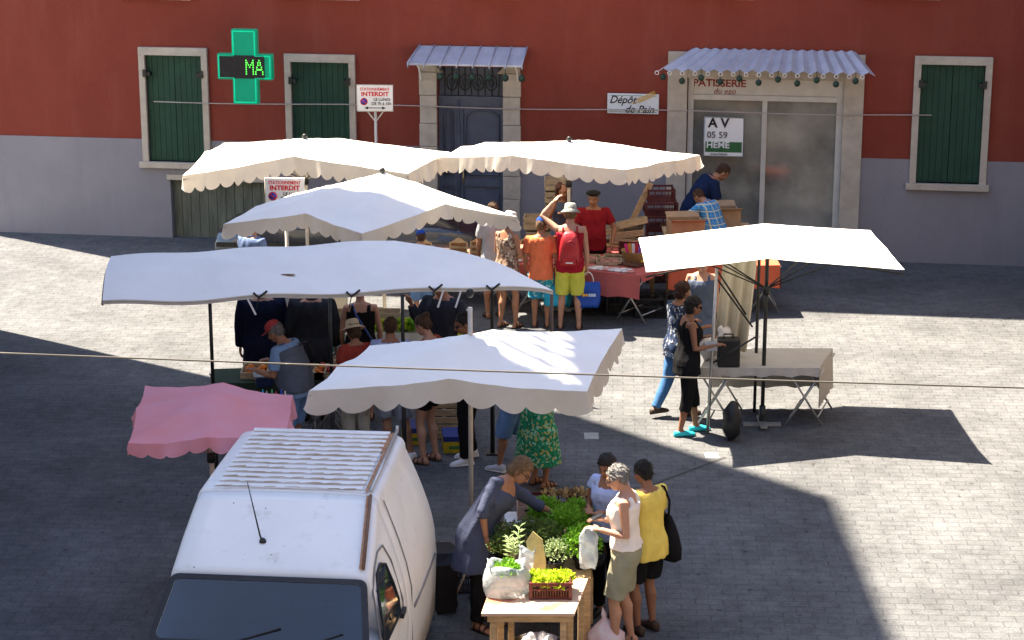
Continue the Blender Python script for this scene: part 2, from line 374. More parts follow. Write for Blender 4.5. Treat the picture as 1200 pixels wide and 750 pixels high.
for k in range(4):
    xx = x0+.22+(x1-x0-.44)*k/3; m.tube([(xx+.09*math.cos(t), .145, zt+.28+.13*math.sin(t)) for t in [k2*math.pi/6 for k2 in range(13)]], .009, 6)
    m.tube([(xx+.04*math.cos(t), .145, zt+.28+.06*math.sin(t)) for t in [k2*math.pi/6 for k2 in range(13)]], .007, 6)
m.build('iron_grille', M_dark, dr)
m = MB(); m.tube([(xm+.08, .13, 1.25), (xm+.08, .08, 1.25), (xm+.08, .08, 1.05), (xm+.08, .13, 1.05)], .012, 8); m.build('handle', mat('brass', (.5, .36, .15), .35, metal=.8), dr)
m = MB(); m.bb(x0-sw-.1, x1+sw+.1, -.35, .0, 0, .0); 
# zinc canopy over the door: panels with rolled seams and hanging bobbles
def roofcan(par, p0, p1, ztop, zbot, out, n, bob):
    m = MB(); L = p1-p0; y0, y1 = -.03, -out
    m.add([(p0+.12,y0,ztop),(p1-.0,y0,ztop),(p1-.03,y1,zbot),(p0,y1,zbot),(p0+.12,y0,ztop-.03),(p1-.0,y0,ztop-.03),(p1-.03,y1,zbot-.03),(p0,y1,zbot-.03)],
          [(0,3,2,1),(4,5,6,7),(0,1,5,4),(3,7,6,2),(0,4,7,3),(1,2,6,5)])
    m.build('roof_sheet', M_zinc, par)
    m = MB()
    for k in range(n+1):
        t = k/n; xa = p0+.12+(L-.12)*t; xb = p0+(L-.03)*t
        m.tube([(xa, y0, ztop+.012), (xb, y1-.01, zbot+.012), (xb, y1-.02, zbot-.07)], .014, 6)
    m.build('seam', M_zinc, par)
    if bob:
        for k in bob:
            m = MB(); t = k/n; xb = p0+(L-.03)*t; m.ell((xb, y1-.03, zbot-.2), (.055, .055, .06)); m.tube([(xb, y1-.03, zbot-.05), (xb, y1-.03, zbot-.15)], .006, 5)
            m.build('hanging_ball', mat('dark_green_ball', (.02, .045, .03), .6), par)
ca = wl(484, 53, -.03); cb = wl(618, 55, -.03); cc = wl(478, 74, -.42)
can = empty('door_canopy', (0,0,0)); can.parent = dr
roofcan(can, wl(478, 74, -.42)[0]-c, cb[0]-c, ca[1], cc[1], .42, 7, (2, 3, 4, 5, 6, 7))
m = MB()
for s in (-1, 1):
    xx = x0-sw+.04 if s < 0 else x1+sw-.04
    m.tube([(xx, -.06, cc[1]-.32), (xx, -.1, cc[1]-.3), (xx, -.2, cc[1]-.12), (xx, -.38, cc[1]-.02)], .018, 6)
m.build('bracket', M_white, can)
# step in front
m = MB(); m.bb(x0-.25, x1+.25, -.35, -.03, 0, .14); m.build('step', M_stone, dr, bevel=.01)
# shop front
sh = empty('shop_front', (shp[0], 0, 0)); sh.parent = house; sw_ = shp[1]-shp[0]; z1 = shp[3]
m = MB(); pw = wl(806, 120)[0]-wl(783, 120)[0]
for xa, xb in ((-pw, 0), (sw_, sw_+pw)): m.bb(xa, xb, -.06, .15, 0, wl(790, 60)[1])
m.bb(0, sw_, -.056, .15, z1+.0, wl(790, 60)[1]); m.build('stone_surround', M_stone, sh, bevel=.008)
M_cream = mat('cream_frame', (.55, .52, .46), .6, .08)
zf = wl(830, 111)[1]; zf2 = wl(830, 115)[1]
m = MB(); m.bb(.01, .1, .04, .12, 0, z1); m.bb(sw_-.1, sw_, .04, .12, 0, z1); m.bb(.1, sw_-.1, .05, .1, zf, z1); m.bb(.1, sw_-.1, .02, .12, zf2-.03, zf); m.bb(.1, sw_-.1, .04, .12, 0, .5); m.bb(sw_/2-.04, sw_/2+.04, .05, .12, .5, zf2-.03)
m.build('fascia', M_cream, sh, bevel=.004)
m = MB(); m.bb(.1, sw_-.1, .13, .15, .5, zf2); m.build('pane', mat('shop_glass', (.22, .21, .18), .10, .45, 1.2, spec=.6), sh)
mb = mat('brown_lettering', (.22, .03, .025), .6)
fx, fz = wl(812, 94, .05); text('lettering', 'PATISSERIE', .16, mb, sh, (fx-shp[0], .044, (z1+zf)/2+.045), align='LEFT', bold=.004, sx=1.1)
fx, fz = wl(836, 106, .05); text('lettering', 'du ego', .13, mb, sh, (fx-shp[0], .044, (z1+zf)/2-.08), align='LEFT', shear=.2, sx=1.0)
# letters on the shop's stone pillar
# for-sale board in the window
sa = wl(826, 137, -.1); sb = wl(826, 182, -.1)
bd = empty('sale_board', house.matrix_basis @ Vector((sa[0], -.1, 0)), WY, 'white estate agent board with green band hanging in the shop front', 'sign'); zz0, zz1 = sb[1], sa[1]; wd = .62
bd.location = O + Wd*sa[0] - Wn*.12
m = MB(); m.bb(0, wd, 0, .025, zz0, zz1); m.build('panel', M_white, bd, bevel=.004)
m = MB(); m.tube([(0, 0, zz1), (wd, 0, zz1), (wd, 0, zz0), (0, 0, zz0), (0, 0, zz1)], .01, 6); m.build('frame', M_gal, bd)
h_ = zz1-zz0
m = MB(); m.bb(.02, wd-.02, -.004, 0, zz0+.1*h_, zz0+.37*h_); m.build('green_band', mat('band_green', (.03, .12, .04), .5), bd)
text('lettering', 'A V', .21, M_ink, bd, (.06, -.006, zz1-.12*h_-.02), align='LEFT', bold=.006)
text('lettering', '05 59', .145, mat('grey_ink', (.1, .1, .1), .6), bd, (.04, -.006, zz1-.46*h_), align='LEFT', bold=.002)
text('lettering', 'HEME', .14, M_white, bd, (.035, -.01, zz0+.28*h_), align='LEFT', bold=.003, sx=1.05)
text('lettering', 'www.heme', .06, M_ink, bd, (.1, -.006, zz0+.05*h_), align='LEFT')
# zinc canopy over the shop: fan of corrugated ribs
cn = empty('shop_canopy', (0,0,0)); cn.parent = sh
zt = wl(845, 57, -.02)[1]; lx0 = wl(770, 78, -.5)[0]-shp[0]; zl = wl(770, 80, -.5)[1]
n = 34; va, vb = [], []; xr = sw_+pw+.15; xt0 = .05
for k in range(n+1):
    t = k/n; amp = .028*(1 if k % 2 else -1)
    va.append(((xt0+(xr-.3-xt0)*t), -.03, zt+amp*.5)); vb.append((lx0+(xr-lx0)*t, -.5-.0*amp, zl+amp-.02))
m = MB(); m.add(va+vb, [(k, n+1+k, n+2+k, k+1) for k in range(n)], 0, False); m.build('roof_sheet', M_zinc, cn, solid=.01)
for k in range(0, n, 2):
    m = MB(); p = Vector(vb[k]); m.tube([p+Vector((.03*math.cos(t), -.02, -.02+.03*math.sin(t))) for t in [q*math.pi/5 for q in range(11)]], .006, 5)
    m.build('scroll_trim', M_white, cn)
for k in range(1, n, 3):
    m = MB(); p = Vector(vb[k]); m.ell(p+Vector((0, -.02, -.14)), (.05, .05, .052)); m.tube([p, p+Vector((0, -.02, -.1))], .005, 5)
    m.build('hanging_ball', MATS['dark_green_ball'], cn)
# bread sign
ba = wl(712, 109, -.04); bb_ = wl(772, 134, -.04); bw, bh = bb_[0]-ba[0], ba[1]-bb_[1]
bs = empty('bread_sign', O + Wd*((ba[0]+bb_[0])/2) - Wn*.03, WY, 'white bread shop sign with yellow wheat ear on the red wall', 'sign'); bz = (ba[1]+bb_[1])/2
m = MB(); m.bb(-bw/2, bw/2, -.03, .0, bz-bh/2, bz+bh/2); m.build('panel', mat('pale_blue_white', (.62, .66, .68), .4, .05), bs, bevel=.01)
m = MB(); e = .012
for zz in (bz-bh/2+.03, bz+bh/2-.03): m.bb(-bw/2+.04, bw/2-.04, -.033, -.03, zz-.004, zz+.004)
m.build('border_line', mat('sign_teal', (.1, .2, .2), .5), bs)
text('lettering', 'Dépôt', .17, M_ink, bs, (-.17, -.034, bz+.06), shear=.35, bold=.002, sx=.95)
text('lettering', 'de Pain', .17, M_ink, bs, (.1, -.034, bz-.09), shear=.35, bold=.002, sx=.95)
m = MB(); M_wheat = mat('wheat_yellow', (.7, .42, .08), .6)
for k in range(9):
    t = k/8; p = Vector((.09+.25*t, -.045, bz+.06+.12*t))
    for s in (-1, 1): m.ell(p+Vector((s*-.012, 0, s*.022)), (.022, .008, .009), Matrix.Rotation(-R(30+s*18), 3, 'Y'), 8, 5)
m.tube([(-.02, -.045, bz+.0), (.36, -.045, bz+.19)], .005, 5); m.build('wheat_ear', M_wheat, bs)
# roadside wire along the wall
m = MB(); pts = []
for k in range(25):
    px = 180+ k*38; py = 121+(px-292)*.0185 + 1.0*math.sin(k*.7)
    s_, z_ = wl(px, py, -.08); pts.append((s_, -.08, z_))
m.tube(pts, .009, 5); m.build('wall_cable', mat('cable_grey', (.42, .36, .33), .6), house)
# garage opening at far left with lintel
m = MB(); m.bb(gar[0]-.05, gar[1]+.05, -.06, .02, gar[3]-.0, gar[3]+.09); gg = m.build('garage_lintel', M_stone, house, bevel=.006)
m = MB(); n = int((gar[1]-gar[0])/.14)
for k in range(n):
    a = gar[0]+(gar[1]-gar[0])*k/n; m.bb(a+.004, a+(gar[1]-gar[0])/n-.004, .1, .13, 0, gar[3])
m.bb(gar[0], gar[1], .13, .14, 0, gar[3]); m.build('garage_door', mat('old_grey_green_wood', (.12, .13, .1), .85, .3, 3, .4, 30, stretch=(3, 1, .6)), house)
# pharmacy cross
pc = at(276, 78, 0); s0, z0 = wl(293, 34, -.9); s1, z1 = wl(320, 122, -.9)
pcx = s0; pz = (z0+z1)/2; hh = (z0-z1)/2; zq0, zq1 = wl(300, 64, -.9)[1], wl(300, 94, -.9)[1]
ph = empty('pharmacy_cross', O + Wd*(wl(288, 78, -.9)[0]) - Wn*.9, WY, 'green lit cross sign reading MA in green dots on the red wall', 'sign')
q = (zq0-zq1)/2; hw = wl(320, 78, -.9)[0]-wl(288, 78, -.9)[0]
def crossp(e): a, b = q+e, hh+e; w2 = hw+e; return [(-a,b),(a,b),(a,a),(w2,a),(w2,-a),(a,-a),(a,-b),(-a,-b),(-a,-a),(-w2,-a),(-w2,a),(-a,a)]
def prism(m, pts, y0, y1, zo=0, mi=0):
    n = len(pts); v = [(x, y0, z+zo) for x, z in pts]+[(x, y1, z+zo) for x, z in pts]
    m.add(v, [tuple(range(n)), tuple(range(2*n-1, n-1, -1))]+[(i, i+n, (i+1) % n+n, (i+1) % n) for i in range(n)], mi); return m
M_gc = mat('green_cross_case', (.0, .22, .12), .4, .1, emis=(0, .3, .16, .06))
prism(MB(), crossp(0), -.07, .07, pz).build('case', M_gc, ph, bevel=.01)
m = MB(); cp = crossp(-.03)
for i in range(12): a, b = cp[i], cp[(i+1) % 12]; m.tube([(a[0], -.075, a[1]+pz), (b[0], -.075, b[1]+pz)], .012, 6)
m.build('tube_light', mat('green_tube', (0, .35, .18), .4, emis=(0, .55, .28, .13)), ph)
m = MB(); m.bb(-hw+.04, hw-.12, -.085, -.07, pz-q+.02, pz+q-.02); m.build('display', M_black, ph)
dots = {'M': ['1000001','1100011','1010101','1001001','1000001','1000001','1000001'], 'A': ['0001000','0010100','0010100','0100010','0111110','1000001','1000001']}
for ci, ch in enumerate('MA'):
    m = MB()
    for r_, row in enumerate(dots[ch]):
        for c_, v in enumerate(row):
            if v == '1':
                for dx in (0, .007):
                    m.bb(hw-.42+ci*.155+c_*.019+dx-.004, hw-.42+ci*.155+c_*.019+dx+.004, -.09, -.085, pz+.11-r_*.036-.012, pz+.11-r_*.036+.008)
    m.build('led_letter', mat('led_green', (.1, .9, .1), .5, emis=(.12, 1, .08, .3)), ph)
m = MB(); m.tube([(-hw*.3, .06, pz), (-hw*.3, .9, pz)], .03, 8); m.build('arm', M_dark, ph)

# unseen house at left, outline shaped so its shadow covers the near stalls
tw = empty('shade_house', (-7.6, 0, 0), 0, 'unseen tall pale house at the left, shaped to cast the shade', 'building')
prof = [(22.3,0),(29.2,24),(30.2,18),(29.0,12),(28.3,9),(28.1,0)]
m = MB(); hp = [(24.75,17.6),(26.35,17.6),(26.35,20.9),(24.75,20.9)]
# thin facade strips around an opening added for sun streaks on the front canopy
def strip(m, poly): prism2(m, poly)
def prism2(m, poly, x0=-.55, x1=0):
    n = len(poly); v = [(x0, y, z) for y, z in poly]+[(x1, y, z) for y, z in poly]
    m.add(v, [tuple(range(n)), tuple(range(2*n-1, n-1, -1))]+[(i, i+n, (i+1) % n+n, (i+1) % n) for i in range(n)])
prism2(m, [(13,0),(22.299,0),(22.299,10),(22.49,13),(22.9,16.3),(13,16.3)])  # lower block added to keep the van in shade
prism2(m, [(22.3,0),(28.1,0),(28.3,9),(29.0,12),(30.1,17.6),(23.15,17.6),(23.0,16.6),(22.5,13),(22.3,10)])
prism2(m, [(23.15,17.602),(24.45,17.602),(24.45,20.9),(24.15,20.9),(23.7,20.1)])
prism2(m, [(26.35,17.602),(30.1,17.602),(30.2,18),(29.7,20.9),(26.35,20.9)])
prism2(m, [(24.15,20.902),(29.7,20.902),(29.2,24),(24.3,24)])
m.build('facade', mat('pale_render', (.5, .45, .38), .9), tw)
m = MB()
for k in range(9):      # added bars that cut the sun into streaks
    y = 24.0+k*.3; m.tube([(-.25, y, 17.6), (-.25, y+.5, 20.9)], .085, 6)
for z in (18.7, 19.8): m.tube([(-.25, 24.75, z), (-.25, 26.35, z)], .05, 6)
m.build('streak_screen', M_dark, tw)
m = MB()
for z in (2.6, 5.8, 9.0, 12.2):
    for y in (23.6, 25.2, 26.8): m.bb(.002, .03, y-.45, y+.45, z-.9, z+.9)
m.build('shutter', mat('grey_shutter', (.3, .34, .36), .6), tw)
m = MB(); m.bb(-5, -.552, 22.5, 28, 0, 9); m.build('rear_wing', MATS['pale_render'], tw)
# unseen houses behind the camera and at right, added to block low sky light
for loc, rz_, L, hb, lab in (((0, -4, 0), R(180), 50, 17, 'unseen long brown town house behind the viewpoint, added to cut sky light'), ((17, 14, 0), R(90), 34, 13, 'unseen grey brown town house at the right, added to cut sky light')):
    tb = empty('sky_block_house', loc, rz_, lab, 'building'); m = MB(); m.bb(-L/2, L/2, -8 if rz_ > 3 else -8, 0, 0, hb)
    m = MB(); m.bb(-L/2, L/2, .0, 8, 0, hb); m.build('wall', mat('brown_render', (.16, .13, .11), .9), tb)
    for i in range(int(L/3)):
        for k in range(4):
            if 1.2+k*3.2+1.7 < hb: m = MB(); xx = -L/2+1.5+i*3; m.bb(xx-.5, xx+.5, -.03, -.002, 1.0+k*3.2, 2.7+k*3.2); m.build('window', M_glass, tb)
# ---------------------------------------------------------------- market canopies
def canopy(name, pts, label, cat='market umbrella', val=.24, scal=.19, sag=.06, frame_m=M_alu, pole_xy=None, cloth=M_canvas, valm=M_valance, sides=(0,1,2,3), finial=True, group=None, poler=.024, top_pole=.0, wav=.007, N=9, sagm=1.0, post=True, ribs=True):
    """pts: 3x3 control points [row near..far][left, mid, right] in world metres; the middle one is the apex over the pole"""
    G = [[Vector(p) for p in r] for r in pts]
    A = G[1][1]; base = Vector((A.x, A.y, 0)) if pole_xy is None else Vector((*pole_xy, 0))
    root = empty(name, base, 0, label, cat, group)
    Q = lambda p: p-base
    seed = random.random()*10
    def surf(iu, iv):             # iu, iv in [-1,1]
        su = 1 if iu >= 0 else -1; sv = 1 if iv >= 0 else -1
        s, t = abs(iu), abs(iv)
        Mu = G[1][1+su]; Mv = G[1+sv][1]; K = G[1+sv][1+su]
        if s >= t: a, b, c = 1-s, s-t, t; Mx = Mu
        else: a, b, c = 1-t, t-s, s; Mx = Mv
        p = A*a + Mx*b + K*c
        r = max(s, t)
        bc = (b*c/max((b+c)**2, 1e-6))*4
        p = p + Vector((0, 0, -sag*bc*r - sag*sagm*.8*a*(b+c)*2))
        # edges pull in a little between ribs
        p = p + (A-p)*(min(.02, sag*.5)*bc*r)*(1 if r > .8 else .5)
        p.z += (wav if sag > .011 else .3*wav)*(math.sin(iu*9+seed)*math.cos(iv*7+seed*2)+.6*math.sin(iu*21+iv*13+seed))*(1-.3*r)
        return p
    n = N*2; vs = []; fs = []
    gr = [[surf(-1+2*i/n, -1+2*j/n) for i in range(n+1)] for j in range(n+1)]
    vs = [Q(gr[j][i]) for j in range(n+1) for i in range(n+1)]
    fs = [(j*(n+1)+i, j*(n+1)+i+1, (j+1)*(n+1)+i+1, (j+1)*(n+1)+i) for j in range(n) for i in range(n)]
    m = MB(); m.add(vs, fs, 0, True); m.build('cloth', cloth, root)
    if val > 0:
        m = MB()
        segs = {0: lambda t: surf(-1+2*t, -1), 1: lambda t: surf(1, -1+2*t), 2: lambda t: surf(1-2*t, 1), 3: lambda t: surf(-1, 1-2*t)}
        for sd in sides:
            f = segs[sd]; L = sum((f((k+1)/20)-f(k/20)).length for k in range(20)); ns = max(3, round(L/scal)); K = ns*8
            top, mid, bot = [], [], []
            for k in range(K+1):
                t = k/K; p = f(t); out = (p-A); out.z = 0; out.normalize()
                sc = abs(math.sin(math.pi*t*ns)); fl = .028*math.sin(t*ns*2.1+seed)+.015*math.sin(t*ns*5+seed)
                d1 = val*.55; d2 = val*(.74+.3*sc**.7)
                # gather at corners and mid rib
                top.append(Q(p+Vector((0,0,.001)))); mid.append(Q(p+out*(.02+fl*.5)+Vector((0,0,-d1)))); bot.append(Q(p+out*(.03+fl)+Vector((0,0,-d2))))
            vv = top+mid+bot; F_ = []
            for r_ in (0, 1):
                for k in range(K): F_.append((r_*(K+1)+k, r_*(K+1)+k+1, (r_+1)*(K+1)+k+1, (r_+1)*(K+1)+k))
            m.add(vv, F_, 0, True)
        m.build('valance', valm, root)
    hub = A + Vector((0, 0, -.15))
    if post:
        m = MB(); m.tube([(0,0,0), Q(hub+Vector((0,0,.03+top_pole)))], poler, 10); m.lathe([(poler*1.6, .0), (poler*1.6, .25)], 10); m.build('pole', frame_m, root)
        m = MB(); m.box((0,0,.02), (.45,.08,.03)); m.box((0,0,.05), (.08,.45,.028)); m.build('foot', M_gal, root)
    if finial:
        m = MB(); p = Q(A)+Vector((0,0,top_pole)); m.lathe([(.018,-.02),(.035,.0),(.04,.03),(.03,.055),(.01,.065)], 10, p); m.build('finial', M_dark, root)
    if ribs:
        for jj in range(3):
            for ii in range(3):
                if ii == 1 and jj == 1: continue
                e = G[jj][ii]+Vector((0,0,-.055)); mB = MB(); mB.tube([Q(hub), Q(e)], .011, 6)
                q = hub+(e-hub)*.5; mB.tube([Q(hub+Vector((0,0,-.45))), Q(q)], .009, 6)
                mB.build('rib', frame_m, root)
        m = MB(); m.lathe([(.045,-.52),(.045,-.42)], 10, Q(hub)+Vector((0,0,.0))); m.build('hub', M_dark, root)
    return root
A_ = at
# far left canopy (sunlit)
canopy('market_umbrella', [[A_(214,206,2.25), A_(345,183,2.38), A_(478,203,2.25)], [A_(240,178,2.34), A_(357,162,2.53), A_(502,190,2.26)], [A_(262,168,2.28), A_(400,162,2.40), A_(527,178,2.22)]],
       'long white scalloped canopy at the back left, beneath the green shutter', sag=.012, val=.25)
# far right canopy
canopy('market_umbrella', [[A_(514,184,2.25), A_(600,182,2.38), A_(731,199,2.25)], [A_(540,172,2.33), A_(667,165,2.50), A_(776,190,2.26)], [A_(568,167,2.28), A_(690,164,2.36), A_(820,182,2.2)]],
       'long white scalloped canopy in front of the grey house door', sag=.012, val=.22)
# pyramid canopy
canopy('market_umbrella', [[A_(262,262,2.27), A_(357,250,2.33), A_(424,274,2.24)], [A_(300,241,2.36), A_(448,202,2.66), A_(522,239,2.36)], [A_(345,226,2.38), A_(485,213,2.46), A_(606,254,2.26)]],
       'pointed white pyramid canopy with black tip behind the flat canopy', sag=.015, val=.185, N=8, pole_xy=(at(448,202,2.66).x, at(448,202,2.66).y))
# front canopy, with its pole through the top
canopy('market_umbrella', [[A_(362,457,2.0), A_(525,444,2.09), A_(688,459,2.0)], [A_(395,428,2.08), A_(551,391,2.38), A_(708,418,2.07)], [A_(433,405,2.0), A_(578,386,2.1), A_(729,385,2.0)]],
       'white scalloped canopy nearest the camera, dappled with sunlight, pole through its top', sag=.03, val=.235, scal=.3, top_pole=.38, pole_xy=None)
# right canopy, plain edge
canopy('market_umbrella', [[A_(757,319,2.1), A_(900,303,2.15), A_(1060,316,2.1)], [A_(753,298,2.2), A_(900,280,2.3), A_(1040,292,2.2)], [A_(748,279,2.1), A_(895,262,2.15), A_(1020,270,2.1)]],
       'plain edged white canopy cut by the right border, above the woman in grey', val=0, sag=.004, finial=False, frame_m=M_dark)
# pink one
M_pink = mat('pink_canvas', (.85, .32, .33), .85, .1, 2.5, .2, 10, trans=.3, col2=(.82, .38, .45))
canopy('pink_umbrella', [[A_(150,520,1.75), A_(245,512,1.8), A_(336,508,1.72)], [A_(160,478,1.82), A_(245,462,1.95), A_(341,482,1.76)], [A_(170,452,1.75), A_(262,448,1.82), A_(343,463,1.72)]],
       'pink market umbrella behind the white van', cat='market umbrella', val=.13, sag=.03, cloth=M_pink, valm=M_pink, finial=False)
# flat canopy on a dark frame
def flat_canopy():
    NR = at(648,329,2.12); NL = at(120,352,2.1); FR = at(462,281,2.35); FL = at(130,300,2.3)
    base = Vector(((NL.x+NR.x)/2, (NL.y+NR.y)/2, 0)); root = empty('flat_canopy', base, 0, 'flat bluish white canopy on a dark metal frame, running off to the left', 'canopy')
    n = 40; vs = []
    def S(u, v):
        p = NL.lerp(NR, u).lerp(FL.lerp(FR, u), v)
        p.z += .10*math.sin(math.pi*v)*(1-.5*u) - .05*math.sin(math.pi*u*3)**2*(1-v) + .012*math.sin(u*17+v*6)
        if u > .85 and v < .3: p.z -= .10*((u-.85)/.15)**2*(1-v/.3)
        return p-base
    vs = [S(i/n, j/12) for j in range(13) for i in range(n+1)]
    fs = [(j*(n+1)+i, j*(n+1)+i+1, (j+1)*(n+1)+i+1, (j+1)*(n+1)+i) for j in range(12) for i in range(n)]
    MB().add(vs, fs, 0, True).build('cloth', M_canvas, root)
    m = MB(); top = [S(i/n, 0) for i in range(n+1)]; m.tube([p+Vector((0,-.005,-.01)) for p in top], .007, 6)
    k = len(m.v); bot = [p+Vector((0,-.01,-.045)) for p in top]; m.add(top+bot, [(i, i+1, n+2+i, n+1+i) for i in range(n)], 0, True)
    m.build('hem', M_valance, root)
    m = MB()
    for a, b in (((0,.03),(1,.03)), ((0,.97),(1,.97)), ((0,0),(0,1)), ((1,.02),(1,.98)), ((.5,0),(.5,1)), ((0,.5),(1,.5))):
        m.tube([S(a[0]+(b[0]-a[0])*k/12, a[1]+(b[1]-a[1])*k/12)+Vector((0,0,-.045)) for k in range(13)], .016, 6)
    m.build('frame_bar', M_dark, root)
    for px, zt, dpt in ((389, 2.06, 21.75), (473, 2.06, 21.85), (577, 2.04, 22.4), (646, 1.98, 22.35), (250, 2.06, 21.6)):
        x = gx(px, dpt); b0 = Vector((x, dpt, 0))-base; b0.z = 0
        m = MB(); m.tube([b0, b0+Vector((0,0,1.1))], .026, 8); m.tube([b0+Vector((0,0,1.1)), b0+Vector((0,0,zt-.02))], .02, 8); m.box(b0+Vector((0,0,.01)), (.14,.14,.02)); m.build('post', M_dark if px != 646 else mat('brown_pole', (.14,.1,.08), .5), root)
    for u in (.34, .545, .73, .86):
        p = S(u, .0); m = MB(); m.tube([p+Vector((-.06,-.02,.02)), p+Vector((0,-.03,-.03)), p+Vector((.09,0,.035))], .013, 6); m.tube([p+Vector((0,-.03,-.02)), p+Vector((-.03,-.04,-.16))], .006, 5); m.build('clamp', M_dark, root)
    for u in (.32, .78, .74): 
        p = S(u, .0); m = MB(); m.box(p+Vector((.02,-.05,-.12)), (.02,.006,.2), Matrix.Rotation(R(-25 if u < .5 else 18), 3, 'Y')); m.build('tie_strap', M_white, root)
    m = MB(); p = S(.45, .3); m.ell(p+Vector((0,0,.006)), (.09,.03,.006)); m.build('leaf', mat('dry_leaf', (.2,.12,.06), .9), root)
flat_canopy()

# ---------------------------------------------------------------- white van
def van():
    y0 = 16.0; th = R(5.4)
    ax0 = at(440, 575, 1.85)        # front right corner of the ribbed roof
    hwg = .73                        # half width at gutter
    cx = ax0.x - hwg*math.cos(th); cy = ax0.y
    root = empty('white_van', (cx, cy, 0), -th, 'old white van with ribbed roof and rusty seams in the near left corner', 'van'); root.scale = (1.1, 1, 1)
    # local: y back along the body (0 = front edge of the ribbed roof), front at negative y
    M_v = mat('van_white', (.74, .74, .72), .42, .05, 1.6, .06, 4, spec=.4, coat=.15)
    nt = M_v.node_tree; b = nt.nodes['Principled BSDF']; src = b.inputs['Base Color'].links[0].from_socket
    tc = node(nt, 'ShaderNodeTexCoord'); nz = node(nt, 'ShaderNodeTexNoise'); nz.inputs['Scale'].default_value = 5.5; nz.inputs['Detail'].default_value = 8; nz.inputs['Roughness'].default_value = .7
    nt.links.new(tc.outputs['Object'], nz.inputs[0]); mr = node(nt, 'ShaderNodeMapRange'); mr.inputs[1].default_value = .56; mr.inputs[2].default_value = .72; mr.inputs[4].default_value = .6
    nt.links.new(nz.outputs[0], mr.inputs[0]); mx = node(nt, 'ShaderNodeMix', data_type='RGBA'); nt.links.new(mr.outputs[0], mx.inputs[0]); nt.links.new(src, mx.inputs[6]); mx.inputs[7].default_value = (.5, .47, .42, 1)
    v = node(nt, 'ShaderNodeTexVoronoi'); v.inputs['Scale'].default_value = 7; nt.links.new(tc.outputs['Object'], v.inputs[0])
    lt = node(nt, 'ShaderNodeMath', operation='LESS_THAN'); lt.inputs[1].default_value = .045; nt.links.new(v.outputs['Distance'], lt.inputs[0])
    m2 = node(nt, 'ShaderNodeMix', data_type='RGBA'); nt.links.new(lt.outputs[0], m2.inputs[0]); nt.links.new(mx.outputs[2], m2.inputs[6]); m2.inputs[7].default_value = (.12, .07, .04, 1)
    nt.links.new(m2.outputs[2], b.inputs['Base Color'])
    M_rust = mat('rust', (.3, .12, .05), .9, .4, 25, .3, 60, col2=(.42, .26, .16))
    # cross sections: half width profile by height; roof top zt(y)
    def sec(y, zt, wg, wb, lowz=.17):
        pr = [(wb-.01, lowz), (wb, .45), (wb+.01, .75), (wb-.005, .98)]
        n = 6
        for k in range(1, n+1):
            t = k/n; z = .98+(zt-.12-.98)*t; pr.append((wb-.005+(wg+.045-wb)*(t**1.35), z))
        pr += [(wg+.035, zt-.07), (wg+.015, zt-.03), (wg-.015, zt-.01)]
        right = [(x, z) for x, z in pr]
        left = [(-x, z) for x, z in reversed(pr)]
        top = [(wg*f, zt+.012*(1-f*f)) for f in (.8, .4, 0, -.4, -.8)]
        return [Vector((x, y, z)) for x, z in right+top+left]
    # the box body
    ys = [(-.02,1.838,.655,.90),(.02,1.85,.66,.905),(.5,1.85,.66,.925),(1.1,1.85,.655,.93),(1.55,1.845,.65,.925),(1.66,1.82,.62,.90),(1.70,1.74,.57,.86)]
    m = MB(); m.loft([sec(*q) for q in ys]); 
    # the cab: roof slopes down to the windscreen
    cab = [(-.78,1.42,.69,.86),(-.74,1.46,.70,.865),(-.4,1.625,.69,.87),(-.1,1.79,.665,.895),(-.021,1.836,.655,.90)]
    m.loft([sec(*q) for q in cab])
    # bonnet and front
    def fs(y, zt, wb): return [Vector((x, y, z)) for x, z in [(wb-.04,.28),(wb,.5),(wb,zt-.18),(wb-.05,zt-.05),(wb-.2,zt),(0,zt+.02),(-wb+.2,zt),(-wb+.05,zt-.05),(-wb,zt-.18),(-wb,.5),(-wb+.04,.28)]]
    m.loft([fs(-2.3,.62,.72), fs(-2.25,.82,.80), fs(-1.5,.93,.85), fs(-1.28,1.0,.86), fs(-.79,1.02,.865)])
    m.build('body', M_v, root)
    m = MB()
    nr = 13
    for k in range(nr):
        y = .08+k*(1.46)/(nr-1); m.add([(-.56,y-.03,1.862),(.565,y-.03,1.862),(.565,y-.012,1.874),(-.56,y-.012,1.874),(-.56,y+.022,1.874),(.565,y+.022,1.874),(-.56,y+.04,1.862),(.565,y+.04,1.862)], [(0,1,2,3),(3,2,5,4),(4,5,7,6),(0,3,4,6),(1,7,5,2)], 0, False)
    m.build('roof_ribs', M_v, root)
    m = MB()
    for k in range(nr-1): 
        y = .08+(k+.55)*(1.46)/(nr-1); m.bb(-.55, .56-.1*random.random()*0, y-.010, y+.012, 1.8635, 1.8655)
        for q in range(7):
            x0 = -.55+q*.16+random.uniform(0,.05); yy = .08+k*(1.46)/(nr-1); m.add([(x0,yy-.0315,1.8635),(x0+random.uniform(.06,.17),yy-.0315,1.8635),(x0+.1,yy-.022,random.uniform(1.866,1.872)),(x0+.01,yy-.022,1.866)], [(0,1,2,3)])
    m.bb(-.57,.6,.005,.018,1.8655,1.8675)
    m.build('rust_lines', mat('rust_stain', (.36,.24,.14), .9, .3, 5, col2=(.6,.53,.45)), root)
    m = MB(); m.add([(.585,0,1.866),(.61,0,1.866),(.60,1.55,1.866),(.575,1.55,1.866)], [(0,1,2,3)]); m.add([(.52,1.2,1.8672),(.575,1.0,1.8672),(.59,1.52,1.8672),(.54,1.5,1.8672)], [(0,1,2,3)])
    m.add([(.605,-.03,1.841),(.63,-.03,1.841),(.675,-.74,1.478),(.65,-.74,1.478)], [(3,2,1,0)])
    m.build('rust_seam', M_rust, root)
